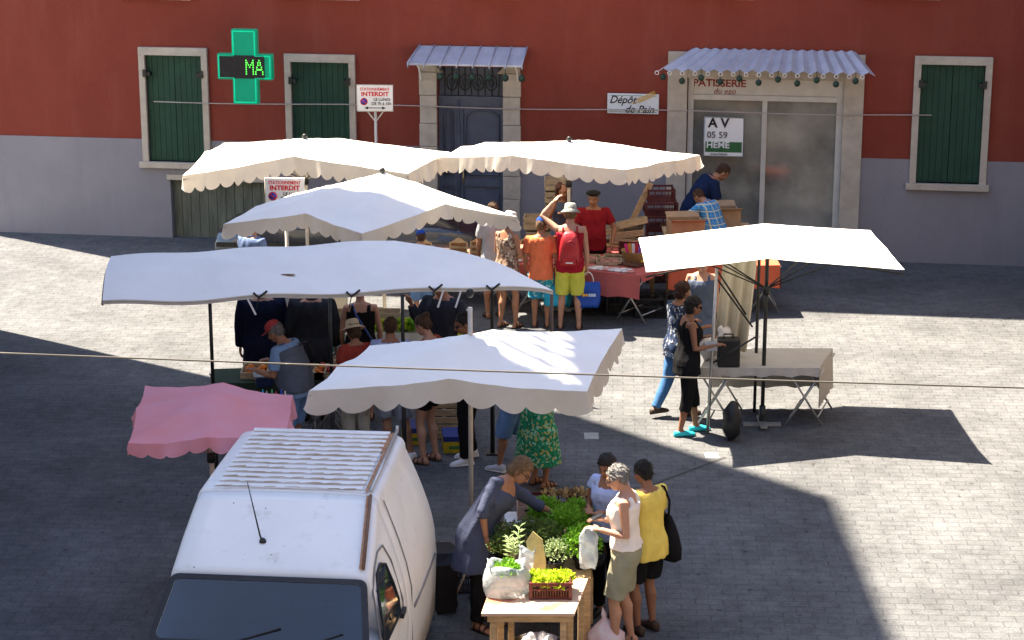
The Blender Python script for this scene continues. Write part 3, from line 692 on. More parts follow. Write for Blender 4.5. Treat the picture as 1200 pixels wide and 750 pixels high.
    m = MB(); m.tube([(.633,.0,1.872),(.628,.8,1.876),(.615,1.6,1.87)], .014, 6); m.tube([(.615,1.58,1.86),(.615,1.6,1.92)], .014, 6); m.build('gutter', M_gal, root)
    m = MB(); m.tube([(.635,-.03,1.846),(.68,-.74,1.48)], .013, 6); m.build('cab_seam', mat('brown_sealant', (.16,.09,.06), .8), root)
    # windscreen
    def ws(t, x): # t 0 top, 1 bottom
        return Vector((x, -.80-.5*t-.03*(1-abs(x))*0, 1.405-.385*t))
    m = MB(); wt, wb_ = .715, .80
    o = [ws(0,-wt), ws(0,wt), ws(1,wb_), ws(1,-wb_)]
    nrm = (o[1]-o[0]).cross(o[2]-o[1]).normalized(); 
    if nrm.y > 0: nrm = -nrm
    nn = nrm*.02
    # rounded outline
    def rr(wt, wb, t0, t1, r=.07, k=5):
        pts = []
        L = .63
        for (cx_, ct, a0) in ((1, 0, -90), (1, 1, 0), (-1, 1, 90), (-1, 0, 180)):
            for q in range(k+1):
                a = R(a0+90*q/k); tt = (t0 + r/L if ct == 0 else t1 - r/L); wcur = (wt+(wb-wt)*tt)-r
                pts.append(ws(tt + math.sin(a)*r/L, cx_*wcur + math.cos(a)*r))
        return pts
    outer = rr(wt, wb_, 0, 1); inner = rr(wt-.045, wb_-.045, .07, .93, .05)
    m.add([p+nn for p in outer]+[p+nn*1.0 for p in inner], [(i, (i+1) % 24, 24+(i+1) % 24, 24+i) for i in range(24)])
    m.add([p+nn for p in outer]+[p-nn*1.5 for p in outer], [(i, 24+i, 24+(i+1) % 24, (i+1) % 24) for i in range(24)])
    m.build('windscreen_seal', M_black, root)
    m = MB(); m.add([p+nn*.7 for p in inner], [tuple(range(24))]); 
    gm = mat('windscreen_glass', (.006,.02,.045), .05, .2, 2, spec=.9)
    nt = gm.node_tree; bb2 = nt.nodes['Principled BSDF']; bb2.inputs['Transmission Weight'].default_value = .0
    tb = node(nt, 'ShaderNodeBsdfTransparent'); tb.inputs[0].default_value = (.04,.08,.13,1); mx = node(nt, 'ShaderNodeMixShader'); mx.inputs[0].default_value = .45
    nt.links.new(bb2.outputs[0], mx.inputs[1]); nt.links.new(tb.outputs[0], mx.inputs[2]); nt.links.new(mx.outputs[0], nt.nodes['Material Output'].inputs[0])
    g_ = m.build('windscreen', gm, root)
    # cabin behind the glass
    m = MB()
    gx0, gx1 = .1, .5
    for k in range(7): m.tube([(gx0+.4*k/6,-.86,1.30),(gx0+.4*k/6+.02,-1.07,1.14)], .004, 4)
    for k in range(6): m.tube([(gx0+.005*k,-.86-.042*k,1.30-.032*k),(gx1+.005*k,-.86-.042*k,1.30-.032*k)], .004, 4)
    m.build('cab_grille', M_gal, root)
    m = MB(); m.tube([(-.15,-.9,1.02),(-.12,-.86,1.08),(.0,-.86,1.1),(.12,-.86,1.08),(.15,-.9,1.02)], .014, 6); m.build('steering_wheel', M_black, root)
    # antenna
    pa = Vector((-.10,-.50,1.585)); m = MB(); m.lathe([(.028,0),(.024,.02),(.012,.035)], 10, pa); m.tube([pa, pa+Vector((-.02,.0,.06)), pa+Vector((-.13,.14,.46))], [.008,.007,.003], 6); m.build('antenna', M_dark, root)
    # wipers and side window, door seam
    m = MB(); m.tube([(-.3,-1.32,1.02),(.15,-1.18,1.14)], .008, 5); m.tube([(.25,-1.32,1.02),(.6,-1.2,1.12)], .008, 5); m.build('wiper', M_black, root)
    def side(y, z):   # point on the right side of the cab
        zt = float(np.interp(y, [-.78,-.74,-.4,-.1,.02], [1.42,1.46,1.625,1.79,1.85])); wg = float(np.interp(y, [-.78,-.74,-.4,-.1,.02], [.69,.70,.69,.665,.66])); wb = float(np.interp(y, [-1.28,-.78,-.4,.02,.5], [.85,.86,.87,.905,.925]))
        t = min(1, max(0, (z-.98)/(zt-.12-.98))); return Vector((wb-.005+(wg+.045-wb)*(t**1.35)+.006, y, z))
    def sidepatch(poly, off=.0):
        return [side(y, z)+Vector((off,0,0)) for y, z in poly]
    win_o = [(-1.0,.93),(-.9,1.06),(-.74,1.25),(-.60,1.38),(-.46,1.42),(-.36,1.38),(-.33,1.2),(-.31,1.06),(-.3,.93)]
    m = MB(); wo_ = sidepatch(win_o, .006); m.add(wo_, [tuple(range(len(wo_)))]); dwin = m.build('side_window', gm if False else M_glass, root)
    m = MB(); lp = wo_+[wo_[0]]; m.tube(lp, .010, 6); m.tube([side(-.72,1.3)+Vector((.008,0,0)), side(-.66,1.02)+Vector((.008,0,0))], .007, 6); m.build('window_seal', M_black, dwin)
    m = MB(); ds = [(-1.05,.4),(-1.06,.95),(-.76,1.30),(-.6,1.44),(-.42,1.5),(-.26,1.5),(-.2,1.35),(-.18,1.0),(-.17,.4)]; m.tube([side(y,z) for y,z in ds], .007, 5); m.build('door_seam', mat('seam_grey', (.2,.19,.18), .8), root)
    m = MB(); m.tube([side(.14,z)+Vector((.002,0,0)) for z in (.4,.7,.98,1.2,1.4,1.6,1.74)], .005, 5); m.tube([side(y,.78)+Vector((.008,0,0)) for y in (.2,.8,1.4)], .016, 6); m.build('panel_seam', MATS['seam_grey'], root)
    m = MB(); m.box(side(-.27,.92)+Vector((.02,0,0)), (.03,.16,.04)); m.build('door_handle', M_black, root)
    for s in (1, -1):
        m = MB(); m.box((s*.98,-1.32,.86), (.12,.08,.18)); m.tube([(s*.85,-1.28,.84),(s*.96,-1.32,.86)], .014, 6); m.build('mirror', M_black, root, bevel=.02)
        m = MB(); m.box((s*.5,-2.28,.66), (.28,.06,.15)); m.build('headlight', M_glass, root, bevel=.01)
    m = MB(); m.box((0,-2.36,.42), (1.5,.16,.2)); m.build('bumper', M_black, root, bevel=.03)
    RY = Matrix.Rotation(R(90), 3, 'Y')
    for s in (1, -1):
        for y in (-1.75, 1.15):
            wh = empty('wheel', (s*.78, y, .29)); wh.parent = root
            m = MB(); m.lathe([(.17,-.09),(.27,-.09),(.29,-.06),(.29,.06),(.27,.09),(.17,.09)], 24, M=RY); m.build('tyre', M_black, wh)
            m = MB(); m.lathe([(.03,-.07),(.17,-.075),(.17,.075),(.03,.07)], 20, M=RY); m.build('rim', M_gal, wh)
van()

# dark car parked in front of the house
def car():
    c = Vector((gx(415, 31.3), 31.3, 0)); root = empty('parked_car', c, R(-6), 'dark car parked along the wall behind the pyramid canopy', 'car')
    M_c = mat('car_dark_paint', (.018,.022,.03), .25, .2, 3, spec=.6, coat=.5)
    def s(x, zt, hw, zb=.25): return [Vector((x, y, z)) for y, z in [(-hw,zb),(-hw-.03,.5),(-hw,zt-.12),(-hw+.1,zt-.02),(0,zt+.02),(hw-.1,zt-.02),(hw,zt-.12),(hw+.03,.5),(hw,zb)]]
    m = MB(); m.loft([s(-2.1,.6,.6),s(-2.0,.78,.76),s(-1.1,.9,.8),s(0,.93,.82),s(1.4,.93,.8),s(1.95,.85,.76),s(2.05,.6,.66)])
    m.loft([s(-1.0,.92,.72,.85),s(-.4,1.22,.64,.85),s(.2,1.28,.62,.85),s(1.0,1.24,.62,.85),s(1.75,.92,.7,.85)]); m.build('body', M_c, root)
    for k, (x0, x1) in enumerate(((-.7,.0),(.08,.85))):
        m = MB(); m.add([(x0-.12,-.79,.93),(x1,-.79,.93),(x1,-.70,1.17),(x0+.15,-.70,1.17)], [(0,1,2,3)]); m.build('window', M_glass, root)
    m = MB(); m.bb(-2.0,2.0,-.86,-.83,.55,.62); m.build('side_trim', M_dark, root)
    RX = Matrix.Rotation(R(90), 3, 'X')
    for sx_ in (-1.35, 1.35):
        for sy in (-.76, .76):
            wh = empty('wheel', (sx_, sy, .3)); wh.parent = root
            m = MB(); m.lathe([(.18,-.09),(.28,-.09),(.3,-.06),(.3,.06),(.28,.09),(.18,.09)], 22, M=RX); m.build('tyre', M_black, wh)
            m = MB(); m.lathe([(.03,-.08),(.18,-.085),(.18,.085),(.03,.08)], 18, M=RX); m.build('rim', M_gal, wh)
car()

# no-parking signs
def sign(px, wx, ytop, ybot, D, label):
    z1 = atd(px, ytop, D).z; z0 = atd(px, ybot, D).z; x = gx(px, D, (z0+z1)/2); w_ = wx/F*(D*CP+(H-z1)*SP)
    r = empty('parking_sign', (x, D, 0), R(-3), label, 'sign', None); h = z1-z0
    m = MB(); m.bb(-w_/2, w_/2, -.012, .012, z0, z1); m.build('panel', M_white, r, bevel=.006)
    m = MB(); m.tube([(-w_/2,-.0,z0),(w_/2,0,z0),(w_/2,0,z1),(-w_/2,0,z1),(-w_/2,0,z0)], .014, 6); m.build('rim', mat('cream_metal', (.6,.56,.48), .5), r)
    m = MB(); m.tube([(0,.03,0),(0,.03,z0+.02)], .022, 8); m.tube([(-.13,.02,z0),(0,.03,z0-.18)], .012, 6); m.tube([(.13,.02,z0),(0,.03,z0-.18)], .012, 6); m.build('post', MATS['cream_metal'], r)
    text('lettering', 'STATIONNEMENT', .062, M_red, r, (0,-.016,z0+h*.85), bold=.001, sx=w_*.86/.56*1.08)
    text('lettering', 'INTERDIT', .088, M_red, r, (0,-.016,z0+h*.66), bold=.003, sx=w_*.86/.56*1.32)
    text('lettering', 'LE LUNDI', .062, M_ink, r, (.11,-.016,z0+h*.45), bold=.001)
    text('lettering', 'DE 7h à 15h', .062, M_ink, r, (.1,-.016,z0+h*.29), bold=.001)
    m = MB(); RX = Matrix.Rotation(R(90), 3, 'X'); cc_ = (-w_*.31,-.016,z0+h*.37)
    m.lathe([(.058,-.002),(.058,.002)], 20, cc_, M=RX); m.build('disc_rim', M_red, r)
    m = MB(); m.lathe([(.044,-.002),(.044,.002)], 20, (cc_[0],-.019,cc_[2]), M=RX); m.build('disc', M_blue, r)
    m = MB(); m.box((cc_[0],-.0215,cc_[2]), (.085,.002,.014), Matrix.Rotation(R(45),3,'Y')); m.build('bar', M_red, r)
    m = MB(); m.bb(-.12,.12,-.018,-.013,z0+h*.11,z0+h*.135)
    for s in (-1,1): m.add([(s*.17,-.016,z0+h*.122),(s*.11,-.016,z0+h*.18),(s*.11,-.016,z0+h*.06)], [(0,1,2)])
    m.build('arrow', M_ink, r)
    return r
sign(439.5, 42, 100, 130, 31.6, 'white no parking sign on a post in front of the green shutter')
sign(334, 46, 209, 242, 26.3, 'white no parking sign half hidden behind the pyramid canopy')

# near cable crossing the view
m = MB(); pts = [Vector((0,0,H))+ray(-40+k*65, 412+k*65*.034+2*math.sin(k/20*math.pi))*7.5 for k in range(21)]
tag(m.tube(pts, .0035, 5).build('overhead_cable', mat('cable_beige', (.12,.11,.095), .8)), 'thin beige cable crossing low in front of the whole market', 'cable')
# ---------------------------------------------------------------- people
def bake(mb, name, voxel, smooth=1, fold=0, seed=0.0, mats=None, post=None, zs=1.0):
    """union of overlapping closed pieces as one continuous skin, optionally with cloth folds"""
    me = mb.mesh('tmp'); o = bpy.data.objects.new('tmp', me); C.objects.link(o)
    r = o.modifiers.new('r', 'REMESH'); r.mode = 'VOXEL'; r.voxel_size = voxel
    if smooth:
        s = o.modifiers.new('s', 'SMOOTH'); s.iterations = smooth; s.factor = .5
    bpy.context.view_layer.update()
    out = bpy.data.meshes.new_from_object(o.evaluated_get(bpy.context.evaluated_depsgraph_get()))
    bpy.data.objects.remove(o); bpy.data.meshes.remove(me)
    out.name = name; n = len(out.vertices)
    co_ = np.empty(n*3, np.float32); out.vertices.foreach_get('co', co_); co_ = co_.reshape(-1, 3)
    if fold:
        nr = np.empty(n*3, np.float32); out.vertices.foreach_get('normal', nr); nr = nr.reshape(-1, 3)
        x, y, z = co_.T; s = seed
        a = np.arctan2(y, x)
        d = (np.sin(a*9+3*np.sin(z*7+s)+s) * .5 + np.sin(z*24+6*np.sin(a*2+s)+x*11+s*3)*.45 + np.sin(x*37+z*19+s*2)*.3 + np.sin(y*41-z*27+s)*.3)
        co_ = co_ + nr*((np.maximum(d, -.55)+.35)*fold)[:, None]
    if post is not None: co_ = post(co_)
    out.vertices.foreach_set('co', np.ascontiguousarray(co_, np.float32).ravel())
    out.polygons.foreach_set('use_smooth', [True]*len(out.polygons))
    for m in mats: out.materials.append(m)
    out.update(); return out, co_
def link(name, me, par, loc=None):
    o = bpy.data.objects.new(name, me); C.objects.link(o); o.parent = par
    if loc is not None: o.location = loc
    return o
def skin(name, c): return mat(name, c, .55, .12, 5, .08, 50, spec=.35)
SK = skin('skin_light', (.42, .22, .14)); SKT = skin('skin_tan', (.33, .155, .085)); SKD = skin('skin_dark_tan', (.24, .11, .06))
M_lip = mat('lips', (.3, .09, .07), .5); M_eye = mat('eye_dark', (.03, .02, .018), .3)
def cloth(name, c, c2=None): return mat(name, c, .9, .14, 6, .35, 55, spec=.08, col2=c2)
def hairm(name, c): return mat(name, c, .6, .45, 16, .7, 90, spec=.3, stretch=(3, 3, .8))
HB = hairm('hair_brown', (.07, .035, .018)); HK = hairm('hair_black', (.012, .01, .009)); HG = hairm('hair_grey', (.2, .19, .18)); HBL = hairm('hair_blond', (.32, .2, .09)); HRB = hairm('hair_reddish', (.11, .045, .025)); HLB = hairm('hair_light_brown', (.16, .095, .045))
def nz(v): return Vector(v).normalized()
ARM = dict(down=((.14, .02, -1), (.05, .18, -1)), relaxed=((.22, -.05, -1), (-.05, .35, -1)), fwd=((.12, .12, -1), (-.15, 1, .12)), hold=((.2, .1, -1), (-.5, .9, .25)),
           up=((.75, .35, .25), (-.55, .25, 1)), mouth=((.1, .75, -.55), (-.45, .1, 1)), reach=((.1, .75, -.65), (0, .75, -.7)), hip=((.5, -.1, -.9), (-.1, .5, -.85)), low=((.1, .2, -1), (-.1, .6, -.8)), wide=((.35, .15, -1), (.05, .6, -.5)), cross=((.15, .2, -1), (-1, .4, .15)))
def person(px, D, h, rz, label, lean=0, side=0, curve=.6, armL='down', armR='down', head=(8, 0), top=None, bottom=None, shoe=None, hair=None, hat=None, skin_m=None, w=1.0, feet=None, glasses=None, fine=False, x=None, belly=0, female=False, extra=None, group=None, z0=0.0):
    skin_m = skin_m or SK; k = h/1.75; sd = random.random()*10
    X = gx(px, D) if x is None else x
    root = empty('person', (X, D, z0), R(rz), label, 'person', group)
    pv = Vector((0, -.12*math.sin(R(lean)), .94))
    # spine
    def spine(z):       # z = standing height above the pelvis line
        z -= .94; t = max(0, z); n = 12; p = Vector(pv); a = 0
        if z <= 0: return p+Vector((0, 0, z)), Matrix.Identity(3)
        for i in range(n):
            s = (i+.5)/n*t; ang = R(lean)*min(1, .35+s/.3*curve) if lean else 0; sa = R(side)*min(1, s/.25)
            M = Matrix.Rotation(-ang, 3, 'X') @ Matrix.Rotation(sa, 3, 'Y'); p = p + (M @ Vector((0, 0, 1)))*t/n
        return p, M
    def ring(z, rx, ry, oy=0, off=0, n=20, ex=2.4):
        c, M = spine(z); out = []
        for q in range(n):
            t = 2*math.pi*q/n; ct, st = math.cos(t), math.sin(t)
            out.append(k*(c + M @ Vector(((rx*w+off)*math.copysign(abs(ct)**(2/ex), ct), oy + (ry*w+off)*math.copysign(abs(st)**(2/ex), st), 0))))
        return out
    if female: T = [(.80,.12,.085,0),(.86,.16,.115,-.01),(.95,.174,.122,-.015),(1.04,.15,.105,0),(1.12,.13,.092,.005),(1.22,.145,.105,.012),(1.31,.155,.13,.03),(1.39,.162,.105,.01),(1.445,.152,.078,0),(1.485,.092,.062,-.005),(1.50,.058,.055,0)]
    else: T = [(.80,.12,.09,0),(.86,.155,.115,-.01),(.95,.165,.122,-.01),(1.05,.155,.112+belly,.01),(1.15,.155,.112+belly,.01),(1.26,.172,.118,.005),(1.36,.185,.12,0),(1.425,.182,.1,-.005),(1.465,.145,.078,-.005),(1.49,.092,.065,-.005),(1.505,.062,.06,0)]
    B = MB(); B.loft([ring(z, rx, ry, oy) for z, rx, ry, oy in T])
    # neck and head
    cn, Mn = spine(1.50); hp, hy = head
    Mh = Mn @ Matrix.Rotation(R(-hp), 3, 'X') @ Matrix.Rotation(R(hy), 3, 'Z')
    hc = cn + Mn @ Vector((0, .018, .024)) + Mh @ Vector((0, .02, .105))
    nr_ = lambda c, r: [k*(c + Mn @ Vector((r*math.cos(2*math.pi*q/14), r*math.sin(2*math.pi*q/14), 0))) for q in range(14)]
    nw = .053 if female else .06
    B.loft([nr_(cn-Mn@Vector((0,0,.05)), nw+.015), nr_(cn+Mn@Vector((0,.005,.02)), nw), nr_((cn+Mn@Vector((0,.01,.05))).lerp(hc, .45), nw-.003), nr_(hc-Mh@Vector((0,.02,.02)), nw)])
    hd = lambda p: k*(hc + Mh @ Vector(p))
    def hell(c, r, m=None): (m or B).ell(hd(c), [q*k for q in r], Mh, 18, 12)
    hell((0,-.012,.03), (.074,.093,.088)); hell((0,.02,-.03), (.058,.068,.075)); hell((0,.045,-.075), (.03,.035,.026))
    hell((0,.092,-.008), (.012,.014,.028)); hell((0,.1,-.024), (.016,.017,.014)); hell((0,.078,.028), (.05,.014,.012)); hell((0,.082,-.055), (.024,.01,.012))
    for s in (-1, 1): hell((s*.076,-.005,-.008), (.01,.02,.03)); hell((s*.036,.066,-.025), (.02,.018,.02))
    # legs
    feet = feet or ((-.1, .0), (.1, .0)); J = {}
    for s, ft in ((-1, feet[0]), (1, feet[1])):
        hip = pv + Vector((s*.092*w, 0, -.04)); lift = ft[2] if len(ft) > 2 else 0
        ank = Vector((ft[0], ft[1]+pv.y*0, .085+lift)); L1 = L2 = .412; d = ank-hip; dl = min(d.length, .822); 
        mid = hip + d*.5; hgt = math.sqrt(max(0, L1*L1-(dl/2)**2)); fw = Vector((0, 1, 0)); nrm = (fw - d.normalized()*fw.dot(d.normalized())).normalized()
        kn = mid + nrm*hgt; J[s] = (hip, kn, ank)
        thr = .088*w if female else .085*w
        P_ = lambda a, b, t: k*(a.lerp(b, t))
        B.tube([P_(hip, kn, -.12), P_(hip, kn, .08), P_(hip, kn, .5), P_(hip, kn, .88), k*kn, P_(kn, ank, .12), k*(kn.lerp(ank, .3)+Vector((0,-.012,0))), P_(kn, ank, .6), P_(kn, ank, .92), k*(ank-Vector((0,0,.03)))],
               [k*q for q in (.07, thr, .072*w, .054, .053, .05, .057, .043, .033, .034)], 16)
        ty = -.06 if lift > .05 else 0
        B.loft([[k*(ank+Vector((x_, y_, z_))) for x_, z_ in [(wx*math.cos(t), -.085+.005+hz_*(.5+.5*math.sin(t))+ty*(y_+.06)*4) for t in [2*math.pi*q/12 for q in range(12)]]] for y_, wx, hz_ in ((-.062,.018,.05),(-.05,.03,.075),(0,.034,.095),(.06,.038,.07),(.11,.043,.045),(.155,.036,.03),(.178,.018,.02))])
    # arms
    AJ = {}
    for s, a in ((-1, armL), (1, armR)):
        up, fo = ARM[a] if isinstance(a, str) else a
        c, M = spine(1.425); shd = c + M @ Vector((s*(.165 if female else .185)*w, 0, 0)); shi = c + M @ Vector((s*.1, 0, .0))
        u = nz((up[0]*s, up[1], up[2])); f = nz((fo[0]*s, fo[1], fo[2])); el = shd+u*.29; wr = el+f*.245; AJ[s] = (shd, el, wr, f)
        ar = (.044 if female else .05)*(.6+.4*w)
        B.tube([k*shi, k*shd, k*shd.lerp(el, .2), k*shd.lerp(el, .6), k*el, k*el.lerp(wr, .25), k*el.lerp(wr, .7), k*wr], [k*q for q in (.05, ar+.006, ar, ar*.86, ar*.78, ar*.82, ar*.62, .027)], 12)
        # hand: palm, four fingers, thumb
        sdv = f.cross(Vector((0, 0, 1))); sdv = (sdv if sdv.length > .3 else Vector((1, 0, 0))).normalized()
        pn = sdv.cross(f).normalized()
        if f.z < -.6: sdv, pn = Vector((0, 1, 0)) - f*f.y, Vector((-s, 0, 0)); sdv.normalize()
        Mx = Matrix((sdv, pn, f)).transposed()
        B.ell(k*(wr+f*.05), [k*q for q in (.042, .019, .055)], Mx, 12, 8); fr = .0095 if fine else .0115
        for q in range(4):
            b0 = wr + f*.085 + sdv*(.03-.02*q); L = (.068, .078, .072, .056)[q]; cu = -pn if f.z > -.6 else pn
            B.tube([k*(b0-f*.02), k*(b0+f*L*.45+cu*.006), k*(b0+f*L*.8+cu*.022), k*(b0+f*L*.92+cu*.04)], [k*fr*1.05, k*fr, k*fr*.95, k*fr*.8], 8)
        tb = wr+f*.03+sdv*.03; B.tube([k*tb, k*(tb+sdv*.03+f*.025), k*(tb+sdv*.035+f*.06)], [k*.013, k*.011, k*.009], 8)
    me, cc_ = bake(B, 'body', .0075 if fine else .0095, 2, mats=[skin_m, M_eye, M_lip])
    # eyes and mouth are painted on the head
    Mi = Mh.inverted(); ctr = np.array(hc)*k
    loc = (cc_-ctr) @ np.array(Mi).T / k
    pc = np.empty(len(me.polygons)*3, np.float32); me.polygons.foreach_get('center', pc); lc = (pc.reshape(-1, 3)-ctr) @ np.array(Mi).T / k
    mi = np.zeros(len(me.polygons), np.int32)
    for s in (-1, 1):
        e = ((lc[:, 0]-s*.031)/.014)**2 + ((lc[:, 2]-.008)/.007)**2; mi[(e < 1) & (lc[:, 1] > .04)] = 1
        e = ((lc[:, 0]-s*.032)/.021)**2 + ((lc[:, 2]-.032)/.004)**2; mi[(e < 1) & (lc[:, 1] > .04)] = 1
    e = ((lc[:, 0])/.024)**2 + ((lc[:, 2]+.056)/.0065)**2; mi[(e < 1) & (lc[:, 1] > .04)] = 2
    me.polygons.foreach_set('material_index', mi)
    link('body', me, root)
    V = .011
    # upper garment
    if top:
        kind, tm = top[0], top[1]; hem = top[2] if len(top) > 2 else .86; slv = top[3] if len(top) > 3 else .5
        G_ = MB(); off = .019 if kind != 'jacket' else .03
        neck = {'tank': 1.40, 'dress': 1.405, 'scoop': 1.40}.get(kind, 1.465)
        zsA = [z for z in (.62,.72,.80,.86,.92,.98,1.04,1.10,1.16,1.22,1.28,1.34,1.39,1.43,1.465,1.49) if hem < z <= neck]
        def prof(z):
            zz = [t[0] for t in T]
            z_ = max(.88, z)
            return [float(np.interp(z_, zz, [t[j] for t in T])) for j in (1, 2, 3)]
        rg = []
        for z in [hem]+zsA:
            rx, ry, oy = prof(z); fl = off + (.0 if z > 1.2 else (1.2-z)*(.05 if kind != 'dress' else .10))
            if kind == 'dress' and z < .95: fl = off + .03 + (.95-z)*.16
            rg.append(ring(z, rx*1.0, ry, oy, fl))
        if kind in ('tank', 'scoop'):
            G_.loft(rg)
            for s in (-1, 1):
                c1, M1 = spine(1.36); c2, M2 = spine(1.475)
                G_.loft([[k*(c + M @ Vector((s*.095+.034*math.cos(t), oy_+ry_*math.sin(t), 0))) for t in [q*math.pi/6 for q in range(12)]] for c, M, ry_, oy_ in ((c1, M1, .115, .0), (spine(1.42)[0], M2, .105, 0), (spine(1.468)[0], M2, .07, 0))])
        else: G_.loft(rg)
        if slv > 0 and kind not in ('tank',):
            for s in (-1, 1):
                sh_, el, wr, f = AJ[s]; c, M = spine(1.425); shi = c + M @ Vector((s*.09, 0, 0)); so_ = .017 if kind != 'jacket' else .026; ar = (.044 if female else .05)*(.6+.4*w)
                path = [shi, sh_, sh_.lerp(el, .5), el, el.lerp(wr, .5), wr]; rr = [.055, ar+.014, ar+.006, ar*.8+.006, ar*.75, .034]; full = slv*5+.0
                if slv <= .5:      # short: to part of the upper arm
                    e = sh_.lerp(el, min(1, slv*1.5)); pts = [shi, sh_, sh_.lerp(e, .5), e]; rs = [.06, ar+so_+.004, ar+so_+.002, ar+so_+.004]
                elif slv <= .8: e = el.lerp(wr, .25); pts = [shi, sh_, sh_.lerp(el, .5), el, e]; rs = [.06, ar+so_, ar+so_-.004, ar*.85+so_-.003, ar*.8+so_-.003]
                else: pts = [shi, sh_, sh_.lerp(el, .5), el, el.lerp(wr, .5), el.lerp(wr, .98)]; rs = [.065, ar+so_+.004, ar+so_, ar*.9+so_, ar*.8+so_, ar*.62+so_]
                G_.tube([k*p for p in pts], [k*q for q in rs], 14)
        nm = {'tshirt': 'shirt', 'tank': 'vest_top', 'dress': 'dress', 'jacket': 'jacket', 'polo': 'polo_shirt', 'blouse': 'blouse', 'scoop': 'top'}[kind]
        me, _ = bake(G_, nm, V, 3, fold=.0062 if kind != 'dress' else .007, seed=sd, mats=[tm]); link(nm, me, root)
        if kind in ('polo', 'jacket'):
            m = MB(); c, M = spine(1.485); m.tube([k*(c+M@Vector((.075*math.sin(t), .068*math.cos(t)-.005, -.012*math.cos(t)))) for t in [R(25)+q*R(310)/14 for q in range(15)]], k*.014, 6); m.build('collar', tm, root)
    # lower garment
    if bottom:
        kind, bm_ = bottom[0], bottom[1]; ln = bottom[2] if len(bottom) > 2 else .5
        G_ = MB()
        if kind == 'skirt':
            rg = []
            for z in (1.03, .97, .90, .82): rg.append(ring(z, *[float(np.interp(max(z,.9), [t[0] for t in T], [t[j] for t in T])) for j in (1,2,3)], .014+.02*(1.03-z)/.2))
            zz = .82; 
            while zz > ln: zz -= .07; rg.append(ring(zz, .185, .13, 0, .04+(.82-zz)*.12))
            G_.loft(rg)
        else:
            G_.loft([ring(z, *[float(np.interp(z, [t[0] for t in T], [t[j] for t in T])) for j in (1,2,3)], .014) for z in (.80,.84,.90,.96,1.01)])
            for s in (-1, 1):
                hip, kn, ank = J[s]; thr = .088*w if female else .085*w; fl = .02 if kind == 'shorts' else .016
                def lp(z):   # point at height z on the leg
                    return hip.lerp(kn, max(0, (hip.z-z)/(hip.z-kn.z))) if z > kn.z else kn.lerp(ank, min(1, (kn.z-z)/(kn.z-ank.z)))
                pts, rs = [hip+Vector((0,0,.05))], [thr+.006]; z = hip.z-.04
                while z > ln+.03:
                    base = float(np.interp(z, [.1,.3,.47,.55,.75,.86], [.04,.056,.058,.064,.078,.09]))*w
                    pts.append(lp(z)); rs.append(base+fl+(.014 if kind == 'shorts' else 0)*(hip.z-z)/.3 + (.012 if kind == 'wide' else 0)); z -= .07
                pts.append(lp(ln)); rs.append(rs[-1]); G_.tube([k*p for p in pts], [k*q for q in rs], 16)
        nm = 'skirt' if kind == 'skirt' else 'shorts' if kind == 'shorts' else 'trousers'
        me, _ = bake(G_, nm, V, 3, fold=.0062, seed=sd+3, mats=[bm_]); link(nm, me, root)
    # shoes
    if shoe:
        kind, sm_ = shoe
        for s in (-1, 1):
            ank = J[s][2]; m = MB(); lift = ank.z > .14; ty = -.06 if lift else 0
            def fr_(y_, wx, z0_, z1_): return [k*(ank+Vector((wx*math.cos(t), y_, -.085+z0_+(z1_-z0_)*(.5+.5*math.sin(t))+ty*(y_+.06)*4))) for t in [2*math.pi*q/14 for q in range(14)]]
            if kind == 'sandal':
                m.loft([fr_(y_, wx, -.004, .016) for y_, wx in ((-.068,.025),(-.05,.036),(0,.04),(.08,.046),(.13,.046),(.17,.034),(.188,.018))])
                for y_, hz_, wx in ((.11,.062,.05),(.055,.085,.046),(-.01,.11,.042)):
                    m.tube([k*(ank+Vector((wx*math.cos(t), y_+.0, -.085+.01+hz_*.86*math.sin(t)+ty*(y_+.06)*4))) for t in [q*math.pi/8 for q in range(9)]], k*.0075, 6)
                m.build('sandal', sm_, root)
            else:
                top_ = .1 if kind != 'flat' else .075
                m.loft([fr_(y_, wx, .0, z1_) for y_, wx, z1_ in ((-.08,.02,.06),(-.07,.037,top_),(-.02,.043,top_+.01),(.03,.045,top_),(.08,.049,.075),(.13,.048,.06),(.17,.038,.05),(.195,.018,.035))])
                so_ = m.build('shoe', sm_, root)
                if kind == 'sneaker':
                    m = MB(); m.loft([fr_(y_, wx, -.003, .028) for y_, wx in ((-.09,.02),(-.075,.04),(-.02,.046),(.08,.053),(.13,.052),(.175,.04),(.2,.02))]); m.build('sole', mat('white_rubber', (.6,.6,.58), .6), so_)
